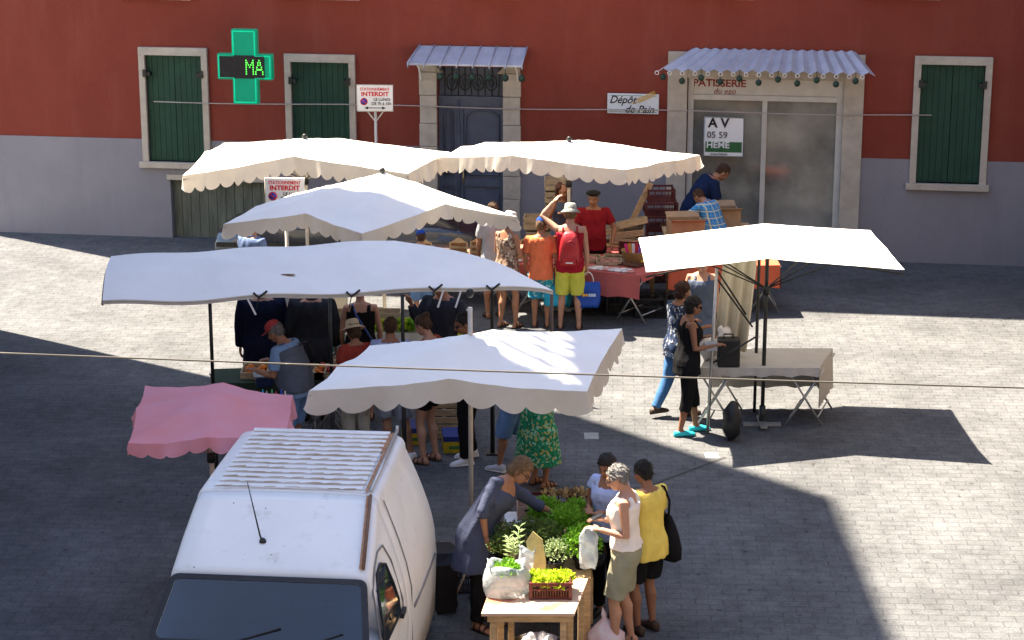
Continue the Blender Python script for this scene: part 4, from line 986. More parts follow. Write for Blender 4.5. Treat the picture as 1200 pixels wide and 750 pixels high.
    # hair
    if hair:
        hk, hm = hair; G_ = MB()
        if hk == 'bun':
            hell((0,-.02,.045), (.082,.096,.085), G_); hell((0,-.095,.1), (.045,.045,.04), G_); hell((0,-.06,.0), (.07,.06,.06), G_)
        elif hk == 'short': hell((0,-.022,.042), (.083,.099,.09), G_); hell((0,-.05,-.01), (.073,.06,.06), G_)
        elif hk == 'bob': hell((0,-.022,.042), (.09,.104,.095), G_); hell((0,-.045,-.03), (.09,.075,.075), G_)
        elif hk == 'long':
            hell((0,-.022,.042), (.095,.105,.095), G_); hell((0,-.05,-.04), (.105,.08,.1), G_); hell((-.06,-.03,-.12), (.05,.05,.1), G_); hell((.06,-.03,-.12), (.05,.05,.1), G_); hell((0,-.06,-.12), (.08,.05,.1), G_)
        elif hk == 'curly':
            for q in range(60):
                t = random.random()*6.28; z_ = random.uniform(-.15, .12); rr = .10 if z_ > -.02 else .11
                cx_, cy_ = math.cos(t)*rr*math.cos(z_*5)*.95, math.sin(t)*rr*.9*math.cos(z_*4)-.025
                if cy_ > .03 and z_ < .07: continue
                hell((cx_, cy_, z_), (.035,.035,.045), G_)
            hell((0,-.03,.03), (.09,.095,.09), G_)
        hcK = np.array(hc)*k; Mhn = np.array(Mh); Min = np.array(Mi)
        def post(c):
            l = (c-hcK) @ Min.T / k
            f_ = (l[:, 1] > .02) & (l[:, 2] < .062) & (np.abs(l[:, 0]) < .09)
            l[f_, 1] = np.minimum(l[f_, 1], .02+np.maximum(0, (l[f_, 2]-.03))*1.2); low = (l[:, 1] > -.02) & (l[:, 2] < -.0) & (hk in ('short', 'bun')); l[low, 0] *= .82
            l += (np.sin(l[:, [1]]*230+l[:, [0]]*60)*.002+np.sin(l[:, [0]]*150+l[:, [2]]*110+sd)*.0025+np.sin(l[:, [1]]*70+l[:, [2]]*45+sd*2)*.003)
            return (l*k) @ Mhn.T + hcK
        me, hv = bake(G_, 'hair', .009, 1, mats=[hm], post=post); ho = link('hair', me, root)
        m = MB(); rs = np.random.RandomState(int(sd*1000)); hcv = Vector(hcK)
        for q in rs.randint(0, len(hv), 260 if fine else 130):
            p = Vector(hv[q]); o_ = (p-hcv).normalized(); lz = (Mi @ (p-hcv)).z/k
            t = (Mh @ Vector((rs.normal(0,.5), -.45, -.8 if lz < .09 else .1))); t = (t - o_*t.dot(o_)).normalized(); sd_ = t.cross(o_).normalized(); L = k*rs.uniform(.02,.05); w_ = k*.004
            m.add([p-sd_*w_+o_*.001, p+sd_*w_+o_*.001, p+t*L*.6+o_*(.007*k)+sd_*w_*.7, p+t*L+o_*rs.uniform(-.002,.008)*k], [(0,1,2),(0,2,3)])
        m.build('strands', hm, ho)
    if hat:
        ht, hm = hat; m = MB(); Mr = Mh
        def lath(pr, c, tilt=0):
            Mq = Mh @ Matrix.Rotation(R(tilt), 3, 'X'); rings = []
            for r_, z_ in pr: rings.append([hd(0*Vector((0,0,0)))+k*(Mh@Vector(c))+k*(Mq @ Vector((r_*.95*math.cos(t), r_*1.1*math.sin(t), z_))) for t in [2*math.pi*q/22 for q in range(22)]])
            m.loft(rings)
        if ht == 'cap':
            lath([(.087,.0),(.09,.03),(.083,.065),(.06,.092),(.02,.105)], (0,-.012,.045), -6)
            v = []; 
            for j in range(2):
                for q in range(9):
                    t = R(25+130*q/8); rr = .088+.075*j*math.sin(t); v.append(hd((rr*.95*math.cos(t), rr*1.1*math.sin(t)-.008, .055-.012*j-.01*abs(math.cos(t))*j)))
            m2 = MB(); m2.add(v+[p+k*(Mh@Vector((0,0,.006))) for p in v], [(q, q+1, q+10, q+9) for q in range(8)]+[(18+q, 18+q+9, 18+q+10, 18+q+1) for q in range(8)]+[(9+q, 10+q, 28+q, 27+q) for q in range(8)], 0, True)
            o = m.build('cap', hm, root); m2.build('visor', hm, o)
        elif ht == 'beret':
            lath([(.08,.0),(.085,.015),(.118,.025),(.12,.04),(.1,.06),(.05,.075),(.01,.08)], (0,-.01,.058), 6); m.build('beret', hm, root)
        elif ht in ('bucket', 'straw'):
            b_r = .145 if ht == 'bucket' else .155
            lath([(.086,.02),(b_r,-.02),(b_r+.004,-.014),(.092,.03),(.09,.05),(.082,.1),(.06,.115),(.01,.12)], (0,-.012,.045), -4); m.build('hat', hm, root)
    if glasses:
        m = MB()
        for s in (-1, 1):
            if glasses == 'sun': m.ell(hd((s*.034,.09,.004)), (.027*k,.008*k,.018*k), Mh, 12, 7)
            else: m.tube([hd((s*.034+.024*math.cos(t), .094, .004+.017*math.sin(t))) for t in [q*math.pi/6 for q in range(13)]], .0025, 5)
            m.tube([hd((s*.058,.088,.01)), hd((s*.08,.0,.01))], .003, 5)
        m.tube([hd((-.01,.098,.008)), hd((.01,.098,.008))], .003, 5); m.build('glasses', M_black, root)
    J['arms'] = AJ; J['k'] = k; J['root'] = root; J['hc'] = hc*k; J['spine'] = spine; J['T'] = T
    M4 = root.matrix_basis
    J['hand'] = {s: M4 @ (k*(AJ[s][2]+AJ[s][3]*.09)) for s in (-1, 1)}
    J['W'] = lambda p: M4 @ Vector(p)
    return J
# clothes
K = cloth
c_blue = K('blue_shirt', (.12,.17,.3)); c_grey = K('grey_tee', (.33,.33,.35)); c_orange = K('orange_tee', (.68,.17,.07)); c_red = K('red_tank', (.28,.012,.025)); c_redp = K('red_polo', (.24,.014,.022))
c_lime = K('lime_shorts', (.52,.53,.08)); c_navy = K('navy_polo', (.012,.022,.06)); c_dgrey = K('slate_dress', (.075,.095,.14)); c_black = K('black_cloth', (.010,.010,.011)); c_suit = K('charcoal_suit', (.025,.028,.035)); c_nav2 = K('navy_jacket', (.008,.011,.028))
c_jean = K('blue_jeans', (.06,.15,.32)); c_jeans2 = K('denim_shorts', (.14,.24,.42)); c_vest = K('grey_waistcoat', (.10,.11,.135)); c_rust = K('rust_top', (.25,.05,.03)); c_beige = K('beige_trousers', (.36,.32,.24)); c_khaki = K('khaki_shorts', (.27,.26,.18))
c_white = K('white_blouse', (.74,.67,.6)); c_yel = K('yellow_shirt', (.72,.55,.12)); c_lb = K('light_blue_shirt', (.38,.45,.68)); c_yg = K('bright_yellow_shirt', (.6,.55,.02)); c_dshirt = K('dark_shirt', (.03,.032,.045)); c_greys = K('grey_shorts', (.25,.27,.3))
c_denimd = K('dark_denim_skirt', (.06,.08,.11)); c_dress = K('grey_blue_dress', (.06,.07,.115)); c_mauve = K('pale_top', (.5,.42,.46))
p_turq = patmat('turquoise_print', [(.03,.3,.4),(.3,.55,.6),(.02,.2,.35)], 26, thr=(0,.5,.75)); p_green = patmat('green_flower_print', [(.015,.17,.08),(.02,.25,.12),(.38,.35,.12),(.25,.5,.35)], 42, thr=(0,.4,.72,.86)); p_flor = patmat('yellow_red_flower_print', [(.7,.65,.5),(.6,.38,.04),(.4,.05,.03),(.03,.03,.02)], 30, thr=(0,.5,.7,.84))
p_brown = patmat('brown_print', [(.3,.2,.14),(.12,.07,.05),(.45,.36,.28)], 34, thr=(0,.5,.78)); p_blueflor = patmat('blue_white_print', [(.03,.05,.11),(.3,.32,.34),(.015,.02,.04)], 38, thr=(0,.5,.75)); p_greyc = patmat('grey_pattern_print', [(.12,.12,.13),(.4,.4,.38),(.06,.06,.06)], 32, thr=(0,.5,.8))
c_check = checkmat('blue_check', (.02,.2,.5), (.12,.35,.55), (.55,.55,.35), 60)
s_brown = mat('brown_leather', (.05,.03,.02), .6); s_white = mat('white_shoe', (.62,.62,.62), .6); s_turq = mat('turquoise_shoe', (.02,.45,.5), .6); s_black = mat('black_shoe', (.015,.014,.013), .5)

Pp = {}
Pp['crossed'] = person(296, 27.3, 1.74, -40, 'man in blue shirt with folded arms at the left border under the pyramid canopy', armL='cross', armR='cross', top=('polo', c_blue, .84, .5), bottom=('trousers', c_beige, .08), shoe=('shoe', s_brown), hair=('short', HB))
Pp['child'] = person(494, 28.0, 1.38, 10, 'child in royal blue cap and grey shirt near the wooden trays', top=('tshirt', c_grey, .84, .5), bottom=('shorts', c_jeans2, .5), shoe=('sneaker', s_white), hair=('short', HB), hat=('cap', cloth('royal_blue', (.02,.07,.35))), armL='low', armR='low', head=(10,0))
Pp['greytee'] = person(579, 28.5, 1.69, 15, 'man in grey t-shirt and patterned shorts behind the flowered shorts woman', top=('tshirt', c_grey, .84, .45), bottom=('shorts', p_greyc, .47), shoe=('sandal', s_brown), hair=('short', HB), skin_m=SKT, armL='low', armR='low', head=(20,0))
Pp['floral'] = person(594, 27.95, 1.64, -38, 'woman in strappy brown top and flowered shorts with a white sun hat', top=('tank', p_brown, .80, 0), bottom=('shorts', p_flor, .62), shoe=('sandal', s_black), hair=('bob', HB), hat=('straw', cloth('white_hat', (.65,.62,.58))), female=True, skin_m=SKT, armL='hold', armR='hold', head=(18,0), feet=((-.1,-.03),(.12,.06)))
Pp['orange'] = person(634, 28.0, 1.56, -4, 'boy in orange t-shirt, turquoise patterned shorts and blue cap', top=('tshirt', c_orange, .80, .5), bottom=('shorts', p_turq, .46), shoe=('sandal', s_brown), hair=('short', HLB), hat=('cap', MATS['royal_blue']), skin_m=SKT, w=1.02, armL='relaxed', armR='relaxed', head=(12,-20))
Pp['redpack'] = person(668, 27.9, 1.76, -4, 'man in red vest with red backpack, lime shorts and grey hat, one arm raised', top=('tank', c_red, .84, 0), bottom=('shorts', c_lime, .50), shoe=('sandal', s_brown), hair=('short', HLB), hat=('bucket', cloth('grey_hat', (.2,.22,.2), (.38,.38,.34))), skin_m=SK, armL=((.6,.3,.45),(-.75,.2,.9)), armR='down', head=(10,8), feet=((-.13,0),(.13,-.02)))
Pp['vendorw'] = person(660, 30.0, 1.66, 172, 'woman with curly brown hair holding a hand to her mouth behind the stall', top=('tshirt', c_dgrey, .84, .3), bottom=('trousers', c_jean, .08), shoe=('shoe', s_black), hair=('curly', HRB), female=True, skin_m=SKT, armR='mouth', armL=((.2,.3,-.8),(-.6,.5,.5)), head=(5,0))
Pp['beret'] = person(695, 29.4, 1.68, 176, 'stallholder in red polo shirt and black beret', top=('polo', c_redp, .84, .45), bottom=('trousers', c_black, .08), shoe=('shoe', s_black), hair=('short', HG), hat=('beret', mat('black_felt', (.012,.012,.013), .95)), skin_m=SKT, belly=.03, w=1.06, armL=((.45,.05,-.9),(-.1,.45,-.75)), armR=((.3,.3,-.9),(-.2,.6,-.7)), head=(6,-8))
Pp['navy'] = person(818, 31.2, 1.9, -80, 'man in navy polo shirt bending over the boxes', lean=42, top=('polo', c_navy, .82, .5), bottom=('trousers', c_jean, .08), shoe=('sneaker', s_white), hair=('short', HB), skin_m=SKT, w=1.12, armL=((.1,.3,-1),(.05,.3,-1)), armR=((.15,.1,-1),(0,.3,-.9)), head=(5,0))
Pp['check'] = person(836, 30.2, 1.62, 50, 'man in bright blue checked shirt looking down over cardboard boxes', lean=32, top=('polo', c_check, .84, .5), bottom=('trousers', c_beige, .08), shoe=('shoe', s_brown), hair=('short', HB), skin_m=SKT, w=1.12, armL='reach', armR='reach', head=(20,0))
Pp['greydress'] = person(822, 25.75, 1.57, 178, 'blond woman in slate sleeveless dress beneath the right hand canopy', top=('tank', c_dgrey, .86, 0), bottom=('skirt', c_dgrey, .5), shoe=('sandal', s_brown), hair=('bob', HBL), female=True, w=1.12, skin_m=SK, armL='down', armR='down', head=(14,15))
Pp['jeans'] = person(795, 23.85, 1.68, -62, 'woman in blue flowered shirt and jeans walking behind the woman in black', top=('blouse', p_blueflor, .80, .45), bottom=('trousers', c_jean, .1), shoe=('flat', s_brown), hair=('bob', hairm('hair_dark_red', (.035,.012,.01))), female=True, skin_m=SKD, armL='fwd', armR='fwd', head=(12,0), feet=((-.06,-.28,.05),(.07,.12)))
Pp['black'] = person(806, 23.15, 1.68, -80, 'woman all in black with turquoise shoes', top=('tank', c_black, .78, 0), bottom=('trousers', c_black, .33), shoe=('flat', s_turq), hair=('bob', HK), female=True, skin_m=SKD, w=1.06, armL='hold', armR='fwd', head=(14,0), feet=((-.08,.14),(.1,-.10)), glasses='sun', fine=True)
Pp['navyj'] = person(308, 23.7, 1.80, 5, 'person in a long navy jacket cut by the left border', top=('jacket', c_nav2, .62, 1), bottom=('trousers', c_black, .08), shoe=('shoe', s_black), hair=('short', HG), w=1.15, armL='down', armR='low')
Pp['suit'] = person(367, 23.7, 1.78, 0, 'man in a charcoal suit jacket seen from behind', top=('jacket', c_suit, .76, 1), bottom=('trousers', c_black, .08), shoe=('shoe', s_black), hair=('short', HG), w=1.12, armL='relaxed', armR='relaxed', head=(25,0))
Pp['whiteb'] = person(336, 25.2, 1.66, 160, 'woman in white shirt and orange headband partly hidden beyond the red capped man', top=('blouse', c_white, .84, .5), bottom=('skirt', c_dgrey, .5), shoe=('sandal', s_brown), hair=('short', hairm('hair_orange', (.4,.1,.03))), female=True, armL='fwd', armR='hold', head=(20,0))
Pp['redcap'] = person(343, 22.05, 1.70, 68, 'bearded old man in red cap, grey waistcoat and blue shorts', lean=20, top=('tshirt', cloth('faded_blue_shirt', (.2,.3,.45)), .86, .5), bottom=('shorts', c_jeans2, .50), shoe=('sandal', s_brown), hair=('short', HG), hat=('cap', cloth('faded_red', (.42,.06,.06))), skin_m=SKT, belly=.03, w=1.08, armL='fwd', armR='hold', head=(12,0), fine=True)
Pp['blackt'] = person(423, 23.7, 1.72, 5, 'woman in sleeveless black top with a blue strap across her back', top=('scoop', c_black, .84, 0), bottom=('skirt', c_dgrey, .5), shoe=('sandal', s_black), hair=('short', HRB), female=True, w=1.05, skin_m=SK, armL='relaxed', armR='relaxed', head=(15,0))
Pp['straw'] = person(417, 22.35, 1.58, 22, 'woman in straw sun hat, red top and beige trousers', top=('tshirt', cloth('brick_red', (.32,.05,.035)), .84, .45), bottom=('wide', c_beige, .12), shoe=('shoe', s_brown), hair=('bob', HB), hat=('straw', cloth('straw', (.62,.53,.38))), female=True, skin_m=SKT, armL='fwd', armR='fwd', head=(22,10))
Pp['boy'] = person(458, 22.25, 1.66, -5, 'dark haired boy in pale blue shirt and grey cuffed shorts', top=('tshirt', c_lb, .84, .45), bottom=('shorts', c_greys, .52), shoe=('sneaker', s_white), hair=('short', HB), skin_m=SKT, armL='low', armR='low', head=(8,0), feet=((-.04,.02),(.24,-.06)))
Pp['bun'] = person(503, 22.1, 1.74, 62, 'woman with pinned up brown hair and rust coloured top, bare legs', top=('scoop', c_rust, .84, .3), bottom=('shorts', c_black, .68), shoe=('sandal', s_brown), hair=('bun', HB), female=True, skin_m=SK, armL='fwd', armR='fwd', head=(24,0), feet=((-.10,.03),(.10,-.02)))
Pp['dshirt'] = person(520, 23.6, 1.84, 150, 'man in dark shirt holding up a hand under the flat canopy', top=('polo', c_dshirt, .82, 1), bottom=('trousers', c_suit, .08), shoe=('shoe', s_black), hair=('short', HB), skin_m=SKT, w=1.1, armR=((.3,.3,-.9),(.1,.35,.9)), armL='relaxed', head=(15,0))
Pp['sung'] = person(550, 22.15, 1.76, 110, 'man in yellow shirt, sunglasses and black trousers with white shoes', top=('tshirt', c_yg, .84, .45), bottom=('wide', c_black, .09), shoe=('sneaker', s_white), hair=('short', HK), skin_m=SKD, armL='fwd', armR='hold', head=(20,0), glasses='sun', feet=((-.12,.08),(.13,-.06)))
Pp['denim'] = person(600, 21.8, 1.60, 60, 'person in blue denim shorts and white sneakers beneath the front canopy', lean=25, top=('tshirt', c_grey, .84, .45), bottom=('shorts', c_jeans2, .47), shoe=('sneaker', mat('pale_sneaker', (.45,.46,.5), .6)), hair=('short', HG), skin_m=SKT, armL='fwd', armR='fwd', w=1.08, head=(15,0), feet=((-.1,.12),(.14,-.12)))
Pp['greensk'] = person(633, 21.3, 1.60, -50, 'woman in green flowered skirt beneath the front canopy', lean=16, top=('tshirt', c_mauve, 1.0, .4), bottom=('skirt', p_green, .36), shoe=('sandal', s_brown), hair=('bob', HB), female=True, w=1.1, skin_m=SKT, armL='fwd', armR='fwd', head=(20,0))
Pp['vendor'] = person(567, 17.48, 1.73, -130, 'stallholder in long grey blue dress leaning over the herbs with glasses', lean=22, side=-29, curve=.9, top=('dress', c_dress, .60, .62), bottom=('trousers', c_black, .1), shoe=('sandal', s_black), hair=('bob', HLB), female=True, skin_m=SKT, w=1.05, armR=((.5,-.1,-.75),(-.1,.1,-1)), armL=((.6,.55,-.6),(.75,.55,-.6)), head=(12,15), glasses='clear', fine=True, feet=((-.12,-.02),(.12,.02)))
Pp['darkback'] = person(714, 17.75, 1.60, 150, 'dark haired woman in light blue top facing the grey haired woman', top=('scoop', c_lb, .84, .2), bottom=('trousers', c_black, .1), shoe=('flat', s_black), hair=('bob', HK), female=True, skin_m=SKD, armL='hold', armR='hold', head=(22,0))
Pp['greyhair'] = person(733, 17.0, 1.74, 78, 'grey haired woman in white sleeveless blouse and khaki shorts', top=('tank', c_white, .99, 0), bottom=('shorts', c_khaki, .53), shoe=('sandal', s_brown), hair=('short', HG), female=True, skin_m=SK, w=1.0, armL=((.05,-.12,-1),(-.18,1,.12)), armR=((.02,-.1,-1),(-.15,1,.1)), head=(26,0), glasses='clear', fine=True, feet=((-.1,.06),(.1,-.05)))
Pp['yellow'] = person(758, 17.35, 1.64, 40, 'woman in yellow t-shirt and short black shorts with a black shoulder bag', top=('tshirt', c_yel, .80, .45), bottom=('shorts', c_black, .56), shoe=('shoe', s_brown), hair=('short', HK), female=True, skin_m=SKD, w=1.1, armL='hold', armR='fwd', head=(20,0), fine=True)
# ---------------------------------------------------------------- goods, stalls and bags
def leafy(m, c, r, n, s, up=.5, squash=.8, curl=.35):
    """many small bent leaves through a dome-shaped volume"""
    c = Vector(c)
    for _ in range(n):
        d = nz((random.gauss(0,1), random.gauss(0,1), abs(random.gauss(0,1))*up+.05)); q = random.uniform(.45, 1.0)
        p = c + Vector((d.x*r*q, d.y*r*q, d.z*r*q*squash)); t = nz((d.x+random.gauss(0,.5), d.y+random.gauss(0,.5), d.z+random.gauss(0,.5))); u = t.cross(nz((random.gauss(0,1),random.gauss(0,1),random.gauss(0,1)))).normalized()
        L = s*random.uniform(.6,1.3); n_ = t.cross(u)
        a = p; b = p+t*L*.5+n_*L*curl*.3; e = p+t*L-n_*L*curl*.3
        m.add([a, b+u*L*.42, e, b-u*L*.42], [(0,1,2),(0,2,3)])
def leafm(name, c, c2): return mat(name, c, .6, .2, 14, 0, 30, trans=.35, col2=c2, spec=.25)
L_lime = leafm('lettuce_green', (.34,.48,.02), (.6,.68,.05)); L_green = leafm('parsley_green', (.09,.27,.015), (.27,.5,.04)); L_dk = leafm('herb_green', (.06,.11,.03), (.14,.2,.05)); L_sage = leafm('sage_green', (.25,.36,.14), (.5,.6,.32))
M_card = mat('cardboard', (.36,.24,.14), .9, .12, 8, .1, 40); M_cardp = mat('pink_cardboard', (.42,.27,.2), .9, .1, 8)
def crate(name, c, w_, d_, h_, m_, label, group=None, rz=0, slats=2, par=None, cat='crate', tilt=None, rail=True):
    """open box with slatted sides, standing with its base at c"""
    r = empty(name, c, rz, label, cat, group)
    if tilt: r.rotation_euler.x, r.rotation_euler.y = tilt
    m = MB(); t = .012; m.bb(-w_/2, w_/2, -d_/2, d_/2, 0, t); m.build('base', m_, r)
    m = MB(); sh = h_/(slats+.25*(slats-1))
    for k in range(slats):
        z0 = .002+k*sh*1.25; z1 = min(h_, z0+sh)
        m.bb(-w_/2, w_/2, -d_/2-t, -d_/2, z0, z1); m.bb(-w_/2, w_/2, d_/2, d_/2+t, z0, z1); m.bb(-w_/2-t, -w_/2, -d_/2, d_/2, z0, z1); m.bb(w_/2, w_/2+t, -d_/2, d_/2, z0, z1)
    for sx in (-1,1):
        for sy in (-1,1): m.bb(sx*w_/2-.018*(sx>0), sx*w_/2+.018*(sx<0), sy*d_/2-.018*(sy>0), sy*d_/2+.018*(sy<0), .0125, h_)
    m.build('side_slats', m_, r); return r
def plastic_crate(c, w_, d_, h_, label, group=None, rz=0, m_=M_maroon):
    r = empty('plastic_crate', c, rz, label, 'crate', group); t = .012
    m = MB(); m.bb(-w_/2, w_/2, -d_/2, d_/2, 0, t); m.build('base', m_, r)
    m = MB()
    for s in (-1,1):
        m.bb(-w_/2, w_/2, s*d_/2-t/2, s*d_/2+t/2, h_-.03, h_); m.bb(-w_/2, w_/2, s*d_/2-t/2, s*d_/2+t/2, h_*.55, h_*.62); m.bb(-w_/2, w_/2, s*d_/2-t/2, s*d_/2+t/2, .0, .02)
        m.bb(s*w_/2-t/2, s*w_/2+t/2, -d_/2, d_/2, h_-.031, h_-.001); m.bb(s*w_/2-t/2, s*w_/2+t/2, -d_/2, d_/2, h_*.55, h_*.62); m.bb(s*w_/2-t/2, s*w_/2+t/2, -d_/2, d_/2, .001, .02)
        for sy in (-1, 1): m.box((s*w_/2, sy*d_/2, h_/2), (.028,.028,h_+.004))
    m.build('rim', m_, r)
    m = MB(); n = int(w_/.022)
    for s in (-1,1):
        for k in range(n): x = -w_/2+(k+.5)*w_/n; m.bb(x-.004, x+.004, s*d_/2-.004, s*d_/2+.004, .02, h_*.55)
        for k in range(3): x = -w_/2+(k+1)*w_/4; m.bb(x-.006, x+.006, s*d_/2-.004, s*d_/2+.004, h_*.62, h_-.03)
        n2 = int(d_/.022)
        for k in range(n2): y = -d_/2+(k+.5)*d_/n2; m.bb(s*w_/2-.004, s*w_/2+.004, y-.004, y+.004, .02, h_*.55)
    m.build('grille', m_, r); return r
def heap(name, r, c, m_, label, cat, n=24, size=.035, w_=.3, d_=.22, group=None, sq=1.0):
    """each fruit of a tray: pieces piled in one layer and a half"""
    for k in range(n):
        a = random.uniform(-w_/2, w_/2); b = random.uniform(-d_/2, d_/2); z = size*.8+ (size*.9 if k > n*.6 else 0)
        m = MB(); m.ell((0,0,0), (size, size, size*sq), None, 9, 6); o = m.build(name, m_, None, loc=Vector(c)+Vector((a, b, z))); tag(o, label, cat, group)
def table(name, quad, z, label, top_m, drop=0, cloth_m=None, legs='trestle', th=.03, lm=M_gal, group=None, sides=(0,1)):
    """quad: world xy corners FL, FR, BR, BL"""
    q = [Vector((p[0], p[1], 0)) for p in quad]; c = sum(q, Vector())/4; r = empty(name, c, 0, label, 'table', group); l = [p-c for p in q]
    m = MB(); v = [p+Vector((0,0,z)) for p in l]+[p+Vector((0,0,z-th)) for p in l]; m.add(v, [(0,1,2,3),(7,6,5,4),(0,4,5,1),(1,5,6,2),(2,6,7,3),(3,7,4,0)]); m.build('table_top', top_m, r)
    if cloth_m:
        m = MB(); ex = [p*1.012 for p in l]; m.add([p+Vector((0,0,z+.006)) for p in ex], [(0,1,2,3)])
        for s in range(4):
            a, b = ex[s], ex[(s+1) % 4]; dd = drop if s in sides else .1; n = 30; out = ((a+b)/2).normalized()
            t = [a.lerp(b, k/n)+Vector((0,0,z+.006)) for k in range(n+1)]; bt = [p+Vector((0,0,-dd-.012*math.sin(k*.9)))+out*(.012+.014*math.sin(k*1.7+s)) for k, p in enumerate(t)]
            m.add(t+bt, [(k, k+1, n+2+k, n+1+k) for k in range(n)], 0, True)
        m.build('tablecloth', cloth_m, r)
    if legs == 'trestle':
        for (a, b) in ((l[0].lerp(l[1], .12), l[3].lerp(l[2], .12)), (l[0].lerp(l[1], .88), l[3].lerp(l[2], .88))):
            for s in (-1, 1):
                dx = (l[1]-l[0]).normalized()*.28*s
                m = MB()
                for p in (a.lerp(b, .1), a.lerp(b, .9)): m.tube([p-dx*.8+Vector((0,0,z-th)), p+dx*.8], .014, 6)
                m.tube([(a.lerp(b,.1)+dx*.6+Vector((0,0,.12))), (a.lerp(b,.9)+dx*.6+Vector((0,0,.12)))], .01, 6); m.build('trestle_leg', lm, r)
    elif legs == 'post':
        for p in l:
            p = p*.93; m = MB(); m.box(p+Vector((0,0,(z-th)/2)), (.06,.06,z-th-.002)); m.build('leg', M_wood, r)
    return r
def bag(c, w_, h_, d_, m_, label, cat='bag', rz=0, handles=True, top=.95, soft=.008, name='bag', handle_h=.16, group=None, marks=None, open_=True, hm=None):
    r = empty(name, c, rz, label, cat, group); rings = []
    for k in range(9):
        t = k/8; sx = w_/2*(.86+.14*math.sin(t*math.pi*.9)) * (1 if t < .8 else top+(1-top)*(1-t)*5); sy = d_/2*(1-.75*t**1.5)
        rings.append([Vector((sx*math.copysign(abs(math.cos(q))**.6, math.cos(q))+soft*math.sin(q*5+t*9), sy*math.copysign(abs(math.sin(q))**.7, math.sin(q))+soft*math.sin(q*3+t*13), h_*t+soft*.6*math.sin(q*4))) for q in [2*math.pi*j/28 for j in range(28)]])
    m = MB(); m.loft(rings); m.build('bag_body', m_, r)
    if handles:
        for s in (-1, 1):
            m = MB(); m.tube([Vector((w_*.22*math.cos(t), s*d_*.08, h_-.02+handle_h*math.sin(t))) for t in [math.pi*q/8 for q in range(9)]], .006, 6); m.build('handle', hm or m_, r)
    if marks: marks(r)
    return r

# --- the long red-clothed stall at the back
M_rcloth = mat('salmon_cloth', (.42,.10,.09), .85, .08, 3, .2, 20); M_ocloth = mat('orange_red_cloth', (.5,.1,.045), .85, .08, 3, .2, 20)
FL, FR = at(596,309,.75), at(750,323,.75); du = Vector((.50,.70,0)); BR, BL = FR+du*2.3, FL+du*2.1
table('market_table', (FL, FR, BR, BL), .75, 'long trestle table with salmon cloth in front of the stallholder in the beret', M_wood, .34, M_rcloth, sides=(0,))
def T1(u, v): return (FL.lerp(FR, u)).lerp(BL.lerp(BR, u), v).to_2d().to_3d()+Vector((0,0,.76))
a = at(784,313,.72); table('side_table', ((a.x, a.y), (a.x+1.6, a.y+.1), (a.x+1.6, a.y+.9), (a.x, a.y+.9)), .72, 'small table with an orange red cloth behind the blond woman', M_wood, .33, M_ocloth)
# left: table with arched wooden trays
a, b = at(486,300,.72), at(600,306,.72)
table('tray_table', ((a.x, a.y), (b.x, b.y), (b.x+.1, b.y+.8), (a.x+.1, a.y+.8)), .72, 'brown table carrying the arched wooden trays', M_wood, .2, mat('brown_cloth', (.12,.07,.05), .9))
M_bread = mat('brown_produce', (.2,.09,.03), .85, .3, 30, .4, 60)
for i, (px, w_, lab) in enumerate(((497,.24,'arched wooden tray next to the child in the blue cap'),(537,.27,'arched wooden tray standing alone between the child and the grey t-shirt man'),(561,.26,'arched wooden tray half behind the man in the grey t-shirt'),(600,.27,'arched wooden tray in front of the woman with the white sun hat'),(619,.26,'arched wooden tray left of the boy in orange'))):
    D_ = 28.95+.05*i; x = gx(px, D_, .9); r = empty('produce_tray', (x, D_, .73), R(random.uniform(-5,5)), lab, 'tray', 'arched wooden trays'); r.rotation_euler.x = R(0)
    m = MB(); P_ = [(-w_/2,0),(w_/2,0),(w_/2,.26)]+[(w_/2-.05-.0+(-w_+.1)*t, .28+.05*math.sin(math.pi*t)) for t in [k/8 for k in range(9)]]+[(-w_/2,.26)]
    prism(m, P_, -.01, .01); o = m.build('arched_board', M_wood, r); o.rotation_euler.x = R(-22)
    m = MB()
    for z in (.07,.15,.23): m.bb(-w_*.4, w_*.4, -.03, -.012, z-.018, z+.02)
    o = m.build('produce_row', M_bread, r); o.rotation_euler.x = R(-22)
    m = MB(); m.bb(-w_/2, w_/2, .1, .35, 0, .08); m.build('tray_box', M_crate, r)
# goods on the long table
def pack(u, v, w_, d_, h_, m_, lab, name='food_pack', cat='packet', group='packets laid out on the salmon table', rz=None):
    m = MB(); n = 10; rings = []
    for zz, f in ((0,.9),(.25*h_,1),(.7*h_,.95),(h_,.7)): rings.append([Vector((w_/2*f*math.copysign(abs(math.cos(t))**.6, math.cos(t)), d_/2*f*math.copysign(abs(math.sin(t))**.6, math.sin(t)), zz+.004*math.sin(t*5))) for t in [2*math.pi*k/14 for k in range(14)]])
    m.loft(rings); o = m.build(name, m_, loc=T1(u, v), rz=rz if rz is not None else random.uniform(-.5,.5)); return tag(o, lab, cat, group)
M_pk = mat('clear_wrap', (.5,.5,.53), .15, .3, 20, .3, 30, spec=.7); M_sau = mat('dark_sausage', (.09,.035,.02), .6, .3, 20, .2, 40); M_ham = mat('ham_pink', (.5,.2,.18), .5, .2, 20); M_ylw = mat('yellow_wrapper', (.65,.4,.03), .5); M_wpk = mat('white_wrap', (.68,.66,.64), .35)
for k in range(15): pack(.60+.34*(k % 8)/8+random.uniform(-.01,.01), .05+.05*(k//8), .13, .1, .025, (M_pk, M_wpk, M_pk, M_ham)[k % 4], 'shiny wrapped packet lying on the front edge of the salmon table')
